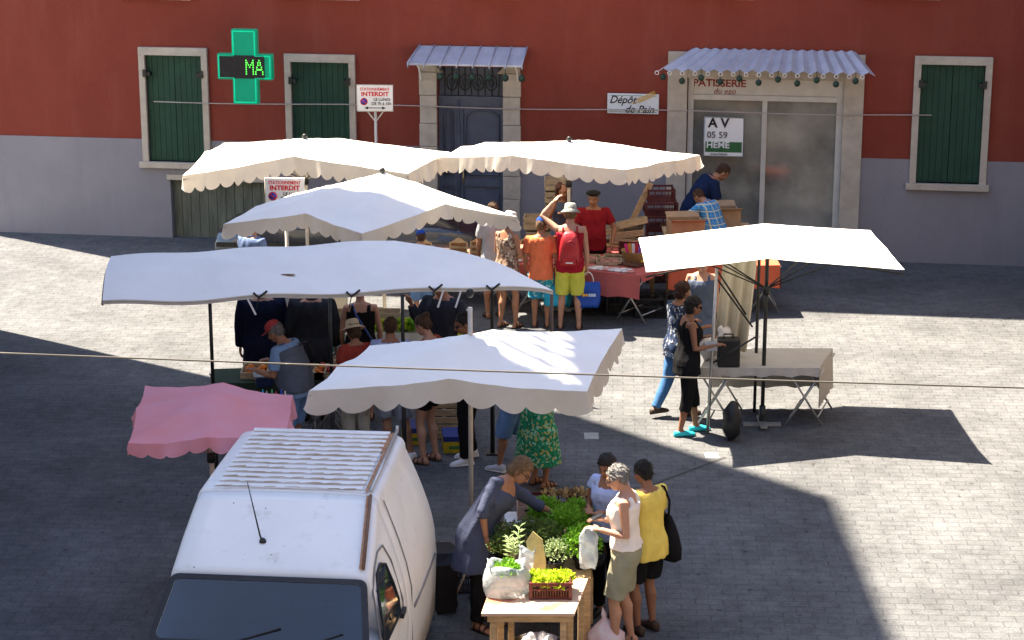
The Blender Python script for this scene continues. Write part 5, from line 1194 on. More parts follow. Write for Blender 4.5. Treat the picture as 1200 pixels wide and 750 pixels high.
for k in range(16): 
    u, v = .56+.4*random.random(), .19+.12*random.random(); m = MB(); m.tube([(-.1,0,.02),(0,.02,.024),(.1,0,.02)], [.012,.02,.012], 8)
    tag(m.build('sausage', M_sau, loc=T1(u, v), rz=random.uniform(-.6,.6)), 'dark dried sausage lying on the salmon table', 'sausage', 'dried sausages on the salmon table')
for k in range(8): pack(.03+.5*k/8, .08+.08*(k % 2), .13, .1, .03, (M_pk, M_ham, M_sau)[k % 3], 'small packet on the salmon table behind the boy and the backpacker', group='packets on the left of the salmon table')
bs_ = empty('basket', T1(.74,.40), .1, 'wicker basket of coloured packets on the salmon table', 'basket')
m = MB(); m.lathe([(.12,0),(.16,.02),(.19,.16),(.2,.17),(.18,.16),(.15,.03)], 20); m.build('wicker', mat('wicker', (.42,.26,.1), .85, .3, 40, .6, 60), bs_)
for k, c in enumerate(((.6,.03,.2),(.65,.3,.03),(.65,.6,.65),(.55,.03,.05),(.25,.1,.5),(.65,.65,.6))):
    o = MB().box((0,0,.09), (.045,.012,.2), Matrix.Rotation(R(-14+k*6),3,'Y')).build('packet', mat('packet_colour_%s' % 'abcdef'[k], c, .4), None, loc=T1(.74,.40)+Vector((-.11+.045*k, -.03+.02*(k % 2), .08)))
    tag(o, ('magenta','orange','pale lilac','red','violet','white')[k]+' upright packet in the wicker basket on the salmon table', 'packet', None)
for k in range(5): pack(.80+.03*k, .36+.02*k, .1, .08, .07, M_ylw, 'yellow packet beside the wicker basket', group='yellow packets by the basket')
jr = empty('sausage_rack', T1(.92,.50), 0, 'upright rack hung with small brown sausages', 'rack'); m = MB(); m.tube([(0,0,0),(0,0,.34)], .012, 6); m.lathe([(.08,0),(.08,.015)], 12); m.build('stand', M_wood, jr)
m = MB()
for k in range(14): m.ell((.035*math.cos(k*2.1), .035*math.sin(k*2.1), .04+.022*k), (.02,.02,.026), None, 8, 5)
m.build('sausage_string', mat('brown_gold', (.35,.18,.05), .6), jr)
crate('wooden_crate', T1(.62,.62), .42, .3, .16, M_maroon, 'dark open crate on the salmon table behind the basket', cat='crate')
plastic_crate(T1(.95,.66)+Vector((-.05,0,0)), .5, .35, .2, 'dark red plastic crate standing at the back of the salmon table')
# wooden trays heaped right of the man in the beret
for k, (px, py, z, t, lab) in enumerate(((733,281,.86,(0,.05),'grey slatted crate lying lowest to the right of the beret man'),(738,272,.98,(.1,-.12),'pale slatted crate propped on another crate right of the beret man'),(742,264,1.10,(-.15,-.2),'tilted slatted crate on top of the heap right of the beret man'),(712,272,.96,(0,-.1),'slatted crate at the elbow of the beret man'))):
    p = at(px, py, z); p.y = p.y; crate('wooden_crate', (gx(px, 29.85, z), 29.85+.05*k, z-.06), .42, .28, .09, M_crate, lab, 'slatted crates behind the salmon table', rz=.15*k-.2, tilt=t)
bt = empty('back_table', (gx(738, 29.9), 29.95, 0), 0, 'low table under the heap of slatted crates', 'table'); m = MB(); m.bb(-.45,.4,-.25,.3,.76,.79); m.build('table_top', M_wood, bt)
for sx in (-.4,.35):
    for sy in (-.2,.25): m = MB(); m.bb(sx-.02,sx+.02,sy-.02,sy+.02,0,.76); m.build('leg', M_wood, bt)
# stacks
D_ = 30.95
for k in range(8):
    crate('wooden_crate', (gx(652, D_, k*.2)+random.uniform(-.015,.015), D_, .0+k*.2), .34, .3, .17, M_crate, f'slatted crate, {["lowest","second from the ground","third from the ground","fourth from the ground","fifth from the ground","third from the top","second from the top","topmost"][k]}, in the tall stack behind the curly haired woman', 'tall stack of slatted crates', rz=random.uniform(-.04,.04))
for k in range(5):
    crate('wooden_crate', (gx(630, 30.5, .8)+random.uniform(-.02,.02), 30.5, k*.22), .36, .3, .19, M_crate, f'slatted crate, {["lowest","second","middle","fourth","topmost"][k]} of the short stack above the blue cap of the boy', 'short stack of slatted crates', rz=random.uniform(-.06,.06))
for k in range(7):
    w_ = .48 if k < 6 else .40
    plastic_crate((gx(775 if k < 6 else 773, 30.75, k*.21)+random.uniform(-.02,.02), 30.75, k*.21), w_, .38, .2, f'dark red plastic crate, {["lowest","second from the ground","third from the ground","fourth from the ground","third from the top","second from the top","smaller topmost one"][k]}, in the stack beside the leaning plank', 'stack of dark red crates', rz=random.uniform(-.03,.03))
a, b = atd(737,268,30.6), atd(762,214,30.7); m = MB(); c = (a+b)/2; d = b-a; m.box((0,0,0), (.09,.03,d.length), Matrix.Rotation(math.atan2(d.x, d.z),3,'Y')); tag(m.build('plank', M_wood, loc=c), 'wooden plank leaning against the dark red crates', 'plank')
for px, D_, w_, z0, lab in ((803,29.8,.5,.9,'open cardboard box in front of the man in the navy polo'),(846,30.6,.5,.9,'cardboard box at the right border beside the checked shirt man')):
    bx = empty('cardboard_box', (gx(px, D_, 1), D_, z0), .1, lab, 'box'); m = MB(); h_ = .26; m.bb(-w_/2,w_/2,-.2,.2,0,.01)
    m.bb(-w_/2,w_/2,-.2,-.19,.01,h_); m.bb(-w_/2,w_/2,.19,.2,.01,h_); m.bb(-w_/2,-w_/2+.01,-.19,.19,.01,h_); m.bb(w_/2-.01,w_/2,-.19,.19,.01,h_); m.build('box_body', M_card, bx)
    MB().box((0,-.26,h_+.03), (w_,.15,.006), Matrix.Rotation(R(-25),3,'X')).build('flap', M_card, bx); MB().box((0,.26,h_+.03), (w_,.15,.006), Matrix.Rotation(R(25),3,'X')).build('flap', M_card, bx)
bt = empty('box_table', (gx(828,30.2), 30.2, 0), 0, 'bare table under the cardboard boxes', 'table'); m = MB(); m.bb(-.65,.7,-.4,.6,.86,.895); m.build('table_top', M_wood, bt)
for sx in (-.6,.65):
    for sy in (-.35,.55): m = MB(); m.bb(sx-.02,sx+.02,sy-.02,sy+.02,0,.86); m.build('leg', M_wood, bt)
# dark boxes under the salmon table
for k in range(3): plastic_crate(T1(.45+.22*k,.35)+Vector((0,0,-.76)), .42, .34, .3, f'black crate under the salmon table, {["behind the legs of the backpacker","below the sausages","nearest the white trestle"][k]}', 'black crates beneath the salmon table', m_=M_black)

# --- bags and things people carry
M_bbag = mat('blue_bag', (.01,.06,.32), .4, .1, 6, .2, 12); M_cyan = mat('cyan_bag', (.01,.33,.5), .45, .12, 6, .25, 14); M_teal = mat('teal_bag', (.01,.17,.2), .5)
h = Pp['redpack']['hand'][1]
def marks(r):
    m = MB(); RX = Matrix.Rotation(R(90),3,'X')
    for dx, s in ((-.06,.022),(-.02,.02)): m.lathe([(s,-.002),(s,.002)], 12, (dx,-.104,.19), M=RX)
    m.build('logo_hearts', mat('logo_yellow', (.8,.4,.03), .5), r)
    m = MB()
    for k in range(4): m.bb(.01+k*.026, .03+k*.026, -.102, -.098, .17, .212)
    m.build('logo_letters', mat('logo_pale', (.5,.6,.7), .5), r)
bag((h.x+.01, h.y-.02, h.z-.50), .36, .36, .16, M_bbag, 'royal blue shopping bag with yellow and white print held by the backpacker', marks=marks, handle_h=.16, hm=M_wpk, rz=-.05)
h = Pp['orange']['hand'][1]; bag((h.x-.01, h.y-.08, h.z-.42), .34, .30, .14, M_cyan, 'bright turquoise bag hanging from the hand of the boy in orange', handle_h=.13)
bag((gx(659,28.2,.4), 28.2, .25), .26, .38, .12, M_teal, 'dark teal bag partly hidden between the boy and the backpacker', handle_h=.14)
def backpack():
    J = Pp['redpack']; k = J['k']; r = empty('backpack', J['root'].location, J['root'].rotation_euler.z, 'red backpack on the back of the man in the grey hat', 'backpack'); M_bp = mat('red_nylon', (.36,.012,.018), .4, .15, 6, .3, 14, spec=.5)
    m = MB(); rings = []
    for z, wx, dy in ((.93,.10,.03),(.96,.13,.08),(1.05,.145,.11),(1.2,.14,.12),(1.32,.12,.1),(1.40,.09,.06),(1.43,.05,.03)):
        rings.append([k*Vector((wx*math.copysign(abs(math.cos(t))**.7, math.cos(t)), -.13-dy/2+dy*.62*math.copysign(abs(math.sin(t))**.8, math.sin(t)), z)) for t in [2*math.pi*q/20 for q in range(20)]])
    m.loft(rings); m.build('pack_body', M_bp, r)
    for s in (-1, 1): m = MB(); m.tube([k*Vector(p) for p in ((s*.09,-.12,1.4),(s*.1,-.06,1.475),(s*.115,.05,1.46),(s*.13,.12,1.36),(s*.16,.09,1.15),(s*.15,-.1,1.0))], .014, 6); m.build('strap', M_bp, r)
    m = MB(); m.tube([k*Vector((.02+.09*math.cos(t), -.20-.055*math.sin(t)*1.0, 1.02+.3*math.sin(t))) for t in [q*math.pi/8 for q in range(9)]], .006, 5); m.build('zip', mat('dark_red_zip', (.2,.01,.01), .5), r)
    m = MB(); m.bb(-.09*k,.09*k,-.262*k,-.24*k,.98*k,1.1*k); m.build('pocket', M_bp, r, bevel=.01)
    for s in (-1, 1):
        m = MB(); m.tube([k*Vector((s*.06,-.2,1.38)), k*Vector((s*.085,-.245,1.2)), k*Vector((s*.10,-.235,1.0))], .008, 5); m.build('webbing', MATS['dark_red_zip'], r)
    m = MB(); m.bb(-.05*k,.05*k,-.268*k,-.2625*k,1.0*k,1.015*k); m.build('reflective_strip', M_white, r)
backpack()
h = Pp['black']['hand'][1]; pu = empty('purse', (h.x-.12, h.y-.03, h.z-.07), .3, 'small grey purse in the hands of the woman in black', 'purse'); MB().box((0,0,.05),(.17,.05,.11)).build('pouch', mat('grey_leather', (.3,.32,.36), .5), pu, bevel=.015); MB().tube([(-.08,0,.1),(0,0,.115),(.08,0,.1)], .005, 5).build('zip', M_gal, pu)
J = Pp['redcap']; W = J['W']; h = W((.16,.16,.80)); c = bag(h, .26, .2, .14, M_black, 'black camera bag at the hip of the red capped man', handles=False, name='camera_bag', rz=1.0)
m = MB(); sp, M_ = J['spine'](1.43); kk = J['k']
pts = [W(kk*(sp+M_@Vector(p))) for p in ((-.11,.09,-.02),(-.1,.0,.055),(-.06,-.09,.01))]+[W(kk*(J['spine'](1.2)[0]+J['spine'](1.2)[1]@Vector((.04,-.145,0)))), W(kk*Vector((.17,-.08,.98))), Vector((h.x,h.y,h.z+.18))]
m.tube([p-h for p in pts], .011, 6); m.build('strap', M_black, c)
# waistcoat: second layer over his shirt
def waistcoat():
    G_ = MB(); T_ = J['T']; sp = J['spine']
    def rg(z, off):
        rx, ry, oy = [float(np.interp(z, [t[0] for t in T_], [t[j] for t in T_])) for j in (1,2,3)]; c, M = sp(z)
        return [kk*(c + M @ Vector(((rx*1.08+off)*math.copysign(abs(math.cos(t))**.83, math.cos(t)), oy+(ry*1.08+off)*math.copysign(abs(math.sin(t))**.83, math.sin(t)), 0))) for t in [2*math.pi*q/20 for q in range(20)]]
    G_.loft([rg(z, .058 if z < 1.3 else .044) for z in (.93,1.0,1.1,1.2,1.3,1.36,1.41)])
    for s in (-1,1):
        G_.loft([[kk*(sp(z)[0] + sp(z)[1] @ Vector((s*.1+.048*math.cos(t), (rr+.018)*math.sin(t), 0))) for t in [q*math.pi/6 for q in range(12)]] for z, rr in ((1.36,.125),(1.42,.115),(1.485,.06))])
    me, _ = bake(G_, 'waistcoat', .011, 3, fold=.004, mats=[c_vest]); link('waistcoat', me, J['root'])
waistcoat()
# strap across the back of the woman in black
J = Pp['blackt']; kk = J['k']; W = J['W']; sb = empty('shoulder_bag', J['root'].location, J['root'].rotation_euler.z, 'blue strapped shoulder bag of the woman in the sleeveless black top', 'bag')
m = MB(); m.tube([kk*Vector(p) for p in ((-.1,.06,1.45),(-.1,-.04,1.49),(-.05,-.135,1.36),(.05,-.145,1.2),(.15,-.13,1.02),(.22,-.03,.9))], .012, 6); m.build('strap', mat('blue_strap', (.05,.1,.28), .7), sb)
m = MB(); m.box(kk*Vector((.25,0,.82)), (.08,.22,.2)); m.build('bag_body', MATS['blue_strap'], sb, bevel=.02)
# black shoulder bag on the woman in yellow
J = Pp['yellow']; kk = J['k']; r = J['root']; sb = empty('shoulder_bag', r.location, r.rotation_euler.z, 'large slouchy black shoulder bag hanging behind the woman in yellow', 'bag')
rings = []
for z, wx, dy, ox in ((.70,.13,.05,.02),(.74,.17,.09,.0),(.85,.165,.1,.0),(.97,.13,.08,.0),(1.08,.085,.05,0),(1.16,.03,.03,0)):
    rings.append([kk*Vector((.25+dy*math.sin(t)+.01*math.sin(3*t), -.03+wx*math.cos(t)+ox, z+.008*math.sin(2*t))) for t in [2*math.pi*q/20 for q in range(20)]])
m = MB(); m.loft(rings); m.build('bag_body', c_black, sb)
m = MB(); m.tube([kk*Vector(p) for p in ((.25,-.04,1.14),(.225,-.075,1.32),(.165,-.06,1.475),(.17,.03,1.475),(.225,.07,1.3),(.25,.0,1.14))], .011, 6); m.build('strap', c_black, sb)
# plastic bag and phone of the grey haired woman, bag on the ground
M_poly = mat('thin_plastic', (.5,.54,.57), .22, .15, 9, .9, 14, trans=.4, spec=.6, alpha=.72); M_poly2 = mat('pinkish_plastic', (.8,.55,.62), .3, .25, 9, .6, 10, trans=.3, col2=(.85,.83,.83))
J = Pp['greyhair']; h = J['hand'][-1]; h2 = J['hand'][1]
bag((h.x-.02, h.y-.03, h.z-.36), .15, .36, .12, M_poly, 'thin white plastic bag hanging from the hand of the grey haired woman', cat='plastic bag', soft=.014, handles=False, top=.5)
ph_ = empty('phone', (h2.x+.02, h2.y, h2.z+.02), .4, 'dark flat phone in the hands of the grey haired woman', 'phone'); MB().box((0,0,0), (.11,.06,.009), Matrix.Rotation(R(-20),3,'Y')).build('phone_case', M_black, ph_); MB().box((0,0,.0065), (.095,.05,.002), Matrix.Rotation(R(-20),3,'Y')).build('screen', M_ink, ph_)
gb = empty('grocery_bag', (gx(710,17.05,.1), 16.98, 0), .3, 'knotted white plastic bag with pink goods standing on the ground', 'plastic bag'); rings = []
for k, (z, rr) in enumerate(((.0,.08),(.01,.13),(.07,.155),(.15,.15),(.21,.10),(.26,.055),(.30,.022),(.34,.024),(.40,.004))):
    rings.append([Vector(((rr*(1+.08*math.sin(t*4+k)))*math.cos(t)*1.05-.16*max(0,z-.18), rr*(1+.09*math.sin(t*5+k*2))*math.sin(t), z)) for t in [2*math.pi*q/26 for q in range(26)]])
m = MB(); m.loft(rings); m.build('bag_body', M_poly2, gb)
# brown bag strap between the two women
db = Pp['darkback']; bag((gx(709,17.75,.9), 17.75, .62), .1, .34, .14, mat('brown_bag', (.10,.07,.06), .6), 'narrow brown bag hanging in front of the woman in light blue', handle_h=.3, rz=.4)

# --- herb stall in front
TZ = .75; M_ply = mat('pale_plywood', (.55,.36,.24), .7, .15, 3, .15, 20, stretch=(1,4,1))
nt = M_ply.node_tree; b = nt.nodes['Principled BSDF']; src = b.inputs['Base Color'].links[0].from_socket
tc = node(nt,'ShaderNodeTexCoord'); nzz = node(nt,'ShaderNodeTexNoise'); nzz.inputs['Scale'].default_value = 4.2; nzz.inputs['Detail'].default_value = 6; nt.links.new(tc.outputs['Object'], nzz.inputs[0])
mr = node(nt,'ShaderNodeMapRange'); mr.inputs[1].default_value = .56; mr.inputs[2].default_value = .62; mr.inputs[4].default_value = .8; nt.links.new(nzz.outputs[0], mr.inputs[0])
mx = node(nt,'ShaderNodeMix', data_type='RGBA'); nt.links.new(mr.outputs[0], mx.inputs[0]); nt.links.new(src, mx.inputs[6]); mx.inputs[7].default_value = (.36,.08,.035,1); nt.links.new(mx.outputs[2], b.inputs['Base Color'])
a, b_, c_, d_ = at(564,719,TZ), at(673,719,TZ), at(689,678,TZ), at(578,678,TZ)
ft = table('herb_table', (a,b_,c_,d_), TZ, 'small pale wooden table with orange stains in the foreground', M_ply, legs=None, th=.025)
cc0 = (a+b_+c_+d_)/4; cc0.z = 0
for px, D_ in ((578,16.12),(587,16.3),(599,16.5),(660,16.12),(668,16.25),(681,16.75)):
    m = MB(); p = Vector((gx(px, D_, .5), D_, 0))-cc0; m.box((p.x, p.y, (TZ-.026)/2), (.055,.05,TZ-.028)); m.build('leg', M_wood, ft, bevel=.004)
m = MB(); m.bb(a.x-cc0.x+.05, b_.x-cc0.x-.03, a.y-cc0.y+.05, a.y-cc0.y+.075, TZ-.1, TZ-.026); m.build('apron', M_wood, ft)
bk = table('herb_display', (Vector((-.17,16.98,0)), Vector((.70,16.98,0)), Vector((.78,18.35,0)), Vector((-.09,18.35,0))), .68, 'wooden stand behind the stained table, covered with potted herbs', M_wood, legs='post')
m = MB(); m.bb(.40,.42,-.6,.6,.2,.64); m.build('side_board', M_wood, bk)
def on(px, py, z): p = at(px, py, z); return p
# lettuce crate
p = on(645, 700, .77); cr = plastic_crate((p.x, p.y+.13, .752), .34, .26, .15, 'small maroon crate of lime green lettuces at the front of the stained table')
for k, (dx, dy) in enumerate(((-.08,-.05),(.07,-.04),(.12,.06),(0,.06),(-.11,.06))):
    m = MB(); leafy(m, (0,0,0), .085, 260, .042, up=1, squash=.9); o = m.build('lettuce', L_lime, loc=(p.x+dx, p.y+.13+dy, .85)); tag(o, 'lime green lettuce in the small maroon crate, at its '+('near left','near right','far right','far middle','far left')[k]+' side', 'lettuce', 'lettuces in the maroon crate')
# bag of salad
def open_bag(px, py, w_, h_, lab, fill, zb=.752):
    p = on(px, py, zb); r = empty('salad_bag', (p.x, p.y+w_*.4, zb), .1, lab, 'plastic bag'); rings = []
    for k, (z, f) in enumerate(((0,.8),(.02,.97),(.35,1.05),(.65,1.0),(.85,.86),(1,.8),(.97,.74),(.7,.7))):
        rings.append([Vector((w_/2*f*math.copysign(abs(math.cos(t))**.75, math.cos(t))*(1+.05*math.sin(t*5+k)), w_*.38*f*math.copysign(abs(math.sin(t))**.75, math.sin(t))*(1+.05*math.sin(4*t+k)), h_*z*(1+.07*math.sin(t*3+1)) )) for t in [2*math.pi*q/30 for q in range(30)]])
    m = MB(); m.loft(rings, cap=False); m.add(rings[0], [tuple(range(30))]); m.build('bag_body', M_poly, r)
    for s in (-1, 1):
        m = MB(); x0 = s*w_*.36
        v = []
        for q in range(9):
            t = math.pi*q/8; y_ = -w_*.16*math.cos(t); z_ = h_*.85+h_*.32*math.sin(t); v += [(x0+s*.02*math.sin(t), y_*1.5, z_), (x0*.72, y_*.8, z_-.045*(1-.3*math.sin(t)))]
        m.add(v, [(2*q, 2*q+2, 2*q+3, 2*q+1) for q in range(8)], 0, True); m.build('handle', M_poly, r, solid=.003)
    if fill:
        m = MB(); leafy(m, (0,0,h_*.72), w_*.36, 350, .04, up=.8, squash=.6); o = m.build('lettuce', L_green, loc=(p.x, p.y+w_*.4, zb)); tag(o, 'green lettuce inside the open white plastic bag', 'lettuce')
    return r
open_bag(593, 703, .40, .27, 'open white plastic bag holding a green lettuce on the stained table', True)
open_bag(618, 676, .16, .24, 'bluish thin plastic bag standing behind the salad bag', False)
# potted herbs
M_ter = mat('terracotta', (.38,.12,.05), .85, .15, 12)
def pot(c, r_=.07, h_=.11, m_=M_ter, lab='', leaf=None, lr=.16, n=300, s=.03, kind='bush', group=None):
    r = empty('potted_herb', c, random.random(), lab, 'potted herb', group)
    m = MB(); m.lathe([(r_*.7,0),(r_,h_*.85),(r_*1.12,h_*.86),(r_*1.12,h_),(r_*.9,h_),(r_*.85,h_*.8)], 16); m.build('pot', m_, r)
    m = MB()
    if kind == 'bush':
        leafy(m, (0,0,h_+lr*.35), lr, n, s, up=1.2, squash=1.25, curl=.5)
        fm = m; m = MB()
        for q in range(14):
            t = q*2.4; m.tube([(0,0,h_*.8),(lr*.3*math.cos(t),lr*.3*math.sin(t),h_+lr*.5),(lr*.7*math.cos(t),lr*.7*math.sin(t),h_+lr*(1.1+.3*math.sin(q*5)))], .003, 4)
        m.build('stems', L_dk, r); fm.build('foliage', leaf, r)
    else:
        st = MB()
        for q in range(3):
            t0 = q*2.1; top = Vector((.06*math.cos(t0), .05*math.sin(t0), h_+lr*(1.6 if q == 0 else 1.1))); st.tube([(0,0,h_*.8), top*.6, top], .005, 5)
            for j in range(9):
                f = .3+.7*j/8; b0 = Vector((0,0,h_*.8)).lerp(top, f)
                for s2 in (0, 1):
                    t = j*1.57+s2*math.pi; d = Vector((math.cos(t), math.sin(t), .75)).normalized(); L = s*(1.3-.5*f); u = d.cross(Vector((0,0,1))).normalized()
                    m.add([b0, b0+d*L*.45+u*L*.11, b0+d*L+Vector((0,0,-L*.25)), b0+d*L*.45-u*L*.11], [(0,1,2),(0,2,3)])
        st.build('stems', leaf, r); m.build('foliage', leaf, r)
    return r
zt_ = .682; M_bpot = M_black
for px, D_, lab, lf, lr, n, s, kd, pm in (
    (587,17.25,'thin leaved yellowish herb at the left end of the herb display',L_dk,.13,420,.022,'bush',M_bpot),
    (594,17.35,'bushy thyme in a terracotta pot behind the salad bag',L_dk,.18,950,.022,'bush',M_ter),
    (602,17.10,'tall sage plant with long pale leaves above the salad bag',L_sage,.20,0,.11,'sage',M_ter),
    (617,17.45,'dense dark thyme bush left of the leaning board',L_dk,.19,1100,.022,'bush',M_bpot),
    (640,17.35,'grey green rosemary right of the leaning board',L_dk,.19,1000,.024,'bush',M_bpot),
    (652,17.12,'pale lavender like herb behind the lettuce crate',L_sage,.14,420,.022,'bush',M_bpot),
    (663,17.55,'large bright green parsley in the middle of the display',L_green,.23,1700,.032,'bush',M_bpot),
    (640,17.95,'bright parsley bush near the hand of the stallholder',L_green,.19,1200,.032,'bush',M_bpot),
    (676,17.85,'bright parsley bush at the far right of the display',L_green,.2,1300,.032,'bush',M_bpot),
    (681,17.20,'lower parsley bush at the right edge of the display',L_green,.19,1200,.032,'bush',M_bpot)):
    pot((gx(px, D_, .8), D_, zt_), .065, .1, pm, lab, lf, lr, n, s, kd)
# leaning card, boxes behind
m = MB(); prism(m, [(-.04,0),(.05,0),(.075,.14),(.06,.34),(-.02,.42),(-.09,.33),(-.06,.14)], -.006, .006); p = on(632, 681, .74); o = m.build('leaning_card', mat('yellowed_card', (.5,.42,.16), .8, .2, 12), loc=(p.x, p.y+.05, .745)); o.rotation_euler = (R(-14), R(-8), R(-10)); tag(o, 'tall yellowed cardboard label standing among the herbs', 'card')
z1 = .78
wb = empty('white_box', (gx(615,18.2,.8), 18.2, .682), .05, 'flat white box with green end under the pink cardboard box', 'box'); MB().bb(-.19,.13,-.14,.14,0,.12).build('box_body', M_white, wb, bevel=.004); MB().bb(.131,.19,-.135,.135,.002,.118).build('green_end', mat('box_green', (.02,.3,.08), .5), wb)
pb = empty('cardboard_box', (gx(619,18.2,.9), 18.2, .803), .05, 'open pink cardboard box with handle slot beside the stallholder', 'box'); m = MB(); w2, d2, h2_ = .105, .1, .13
m.bb(-w2,w2,-d2,d2,0,.008); m.bb(-w2,w2,-d2,-d2+.008,.008,h2_); m.bb(-w2,w2,d2-.008,d2,.008,h2_); m.bb(-w2,-w2+.008,-d2+.008,d2-.008,.008,h2_); m.bb(w2-.008,w2,-d2+.008,d2-.008,.008,h2_); m.build('box_body', M_cardp, pb)
MB().bb(-.04,.04,-d2-.002,-d2,.085,.105).build('handle_slot', M_ink, pb); MB().bb(-.02,.06,-d2-.002,-d2,.04,.055).build('printed_line', M_ink, pb)
MB().box((-.0,-.05,.03),(.001,.001,.001))
# deep red trays behind the herbs
for px, D_, z0, w_, rz_, lab in ((656,19.0,.42,.58,.05,'long dark red crate with dry leaves behind the stallholder arm'),(692,18.95,.40,.45,-.03,'dark red crate beside the woman in light blue'),(668,18.75,.14,.6,.0,'lowest dark red crate behind the herbs')):
    plastic_crate((gx(px, D_, .5), D_, z0), w_, .34, .28, lab, 'dark red crates behind the herb display', rz=rz_)
bt = empty('low_bench', (gx(672,19.1), 19.1, 0), 0, 'low bench carrying the dark red crates', 'bench'); m = MB(); m.bb(-.5,.5,-.2,.25,.26,.3); m.build('seat', M_wood, bt)
for sx in (-.45,.45): m = MB(); m.bb(sx-.03,sx+.03,-.18,.22,0,.26); m.build('leg', M_wood, bt)
for k in range(9):
    D_ = 19.15; p = (gx(642+6*k, D_, .6), D_+.05*math.sin(k*3), .68); m = MB(); leafy(m, (0,0,0), .05, 22, .05, up=.5); tag(m.build('straw_bunch', mat('straw_leaf', (.45,.32,.14), .9), loc=p), 'bunch of dry straw coloured leaves in the dark red crates', 'straw bunch', 'dry leaf bunches in the crates')
m = MB(); m.lathe([(.06,0),(.11,.03),(.13,.1),(.135,.1),(.12,.04),(.05,.015)], 20); tag(m.build('black_bowl', M_black, loc=(gx(692,17.3,.7), 17.3, .66)), 'black plastic bowl at the right edge of the herb display', 'bowl')
# basin with wrapped things below the stained table
bn = empty('basin', (gx(630,16.75,.2), 16.75, 0), 0, 'shiny metal basin with wrapped bottles beneath the stained table', 'basin'); m = MB(); m.lathe([(.16,0),(.22,.16),(.235,.165),(.215,.155),(.15,.02)], 24); m.build('bowl', mat('steel', (.6,.6,.62), .2, metal=1), bn)
m = MB()
for k in range(6): m.ell((.1*math.cos(k*1.1), .1*math.sin(k*1.1), .16), (.05,.04,.07), None, 10, 7)
m.build('wrapping', M_pk, bn)
# bin, black crate, broom
bi = empty('dustbin', (gx(521,17.85,.3), 17.85, 0), .2, 'black bin with slanted lid beside the van', 'bin'); m = MB(); m.loft([[Vector((sx*w_, sy*d_, z)) for sx, sy in ((-1,-1),(1,-1),(1,1),(-1,1))] for z, w_, d_ in ((0,.09,.1),(.5,.12,.13))], smooth=False); m.build('bin_body', M_black, bi, bevel=.01)
m = MB(); m.add([(-.14,-.16,.5),(.14,-.16,.5),(.14,.14,.56),(-.14,.14,.56),(-.12,-.1,.62),(.08,-.08,.6),(.08,.1,.64),(-.12,.1,.66)], [(0,1,5,4),(1,2,6,5),(2,3,7,6),(3,0,4,7),(4,5,6,7),(3,2,1,0)]); m.build('lid', M_black, bi, bevel=.01)
plastic_crate((gx(546,18.3,.2), 18.35, 0), .2, .2, .28, 'black crate on the ground left of the stallholder', m_=M_black)
a = Vector((gx(529,17.9,.1), 17.9, .02)); b2 = Vector((gx(551,18.15,.3), 18.15, .36)); br_ = empty('broom', a, 0, 'broom leaning between the bin and the black crate', 'broom'); MB().tube([(0,0,0), b2-a], .011, 6).build('stick', M_wood, br_); MB().box((0,0,.03),(.12,.05,.06)).build('brush', M_dark, br_)

# --- produce stalls under the flat canopy
M_orange = mat('orange_fruit', (.65,.2,.02), .5, .15, 10); M_tom = mat('red_fruit', (.35,.03,.02), .4, .2, 10); M_aub = mat('dark_fruit', (.05,.015,.03), .35); M_wcl = mat('cream_cloth', (.6,.56,.44), .9, .06, 4, .2, 20)
y0_ = 22.75
table('fruit_table', (Vector((gx(250,22.6),22.6,0)), Vector((gx(402,22.75),22.75,0)), Vector((gx(402,23.3),23.35,0)), Vector((gx(250,23.3),23.2,0))), .78, 'fruit table under the flat canopy behind the red capped man', M_wood, .3, mat('dark_green_cloth', (.03,.05,.03), .9))
for k, (px, m_, nm, lab) in enumerate(((300,M_orange,'orange','orange in the tray at the left border'),(366,M_orange,'orange','orange in the tray right of the red capped man'),(385,M_tom,'tomato','tomato in the tray left of the straw hatted woman'),(330,M_aub,'plum','plum in the tray hidden by the red capped man'))):
    x = gx(px, 22.95, .85); crate('wooden_crate', (x, 22.95, .79), .3, .38, .08, M_crate, f'slatted tray of {nm}s on the fruit table, '+('at the left border','right of the red capped man','left of the straw hatted woman','hidden by the red capped man')[k], 'fruit trays', cat='tray')
    heap(nm, None, (x, 22.95, .80), m_, lab, nm, 20 if px in (300,366) else 16, .036, .24, .3, nm+'s in the tray '+str(('at the left border','beside the red capped man','by the straw hat','behind the red capped man')[k]))
sc = empty('scale', (gx(310,22.62,.9), 22.5, .79), .2, 'blue and white weighing scale in front of the red capped man', 'scale'); MB().bb(-.09,.11,-.08,.1,0,.12).build('scale_body', mat('dark_blue_plastic', (.02,.03,.09), .4), sc, bevel=.02); MB().bb(-.11,.13,-.1,.12,.125,.14).build('pan', M_gal, sc)
# pale stall behind: white topped table with greens
a, b3 = at(352,412,.8), at(505,392,.8)
table('greens_table', (Vector((gx(350,24.6),24.6,0)), Vector((gx(506,24.75),24.75,0)), Vector((gx(500,25.4),25.5,0)), Vector((gx(350,25.3),25.3,0))), .8, 'cream clothed table with green salads seen between the shoppers', M_wood, .5, M_wcl)
for k, px in enumerate((432,444,466,474,486)):
    m = MB(); leafy(m, (0,0,.02), .12, 300, .05, up=1); tag(m.build('lettuce', L_lime if k % 2 else L_green, loc=(gx(px, 24.85, .85), 24.85, .82)), 'leafy salad on the cream table, '+('left of the boy in pale blue','just left of the boy head','right beside the boy ear','left of the dark post','right of the dark post')[k], 'lettuce', 'salads on the cream table')
bag((gx(393,24.6,.9), 24.45, .62), .26, .42, .18, mat('mint_plastic', (.2,.5,.45), .35, .15, 6, .4, 12, trans=.2), 'mint green plastic bag beside the dark canopy post', cat='plastic bag', soft=.014)
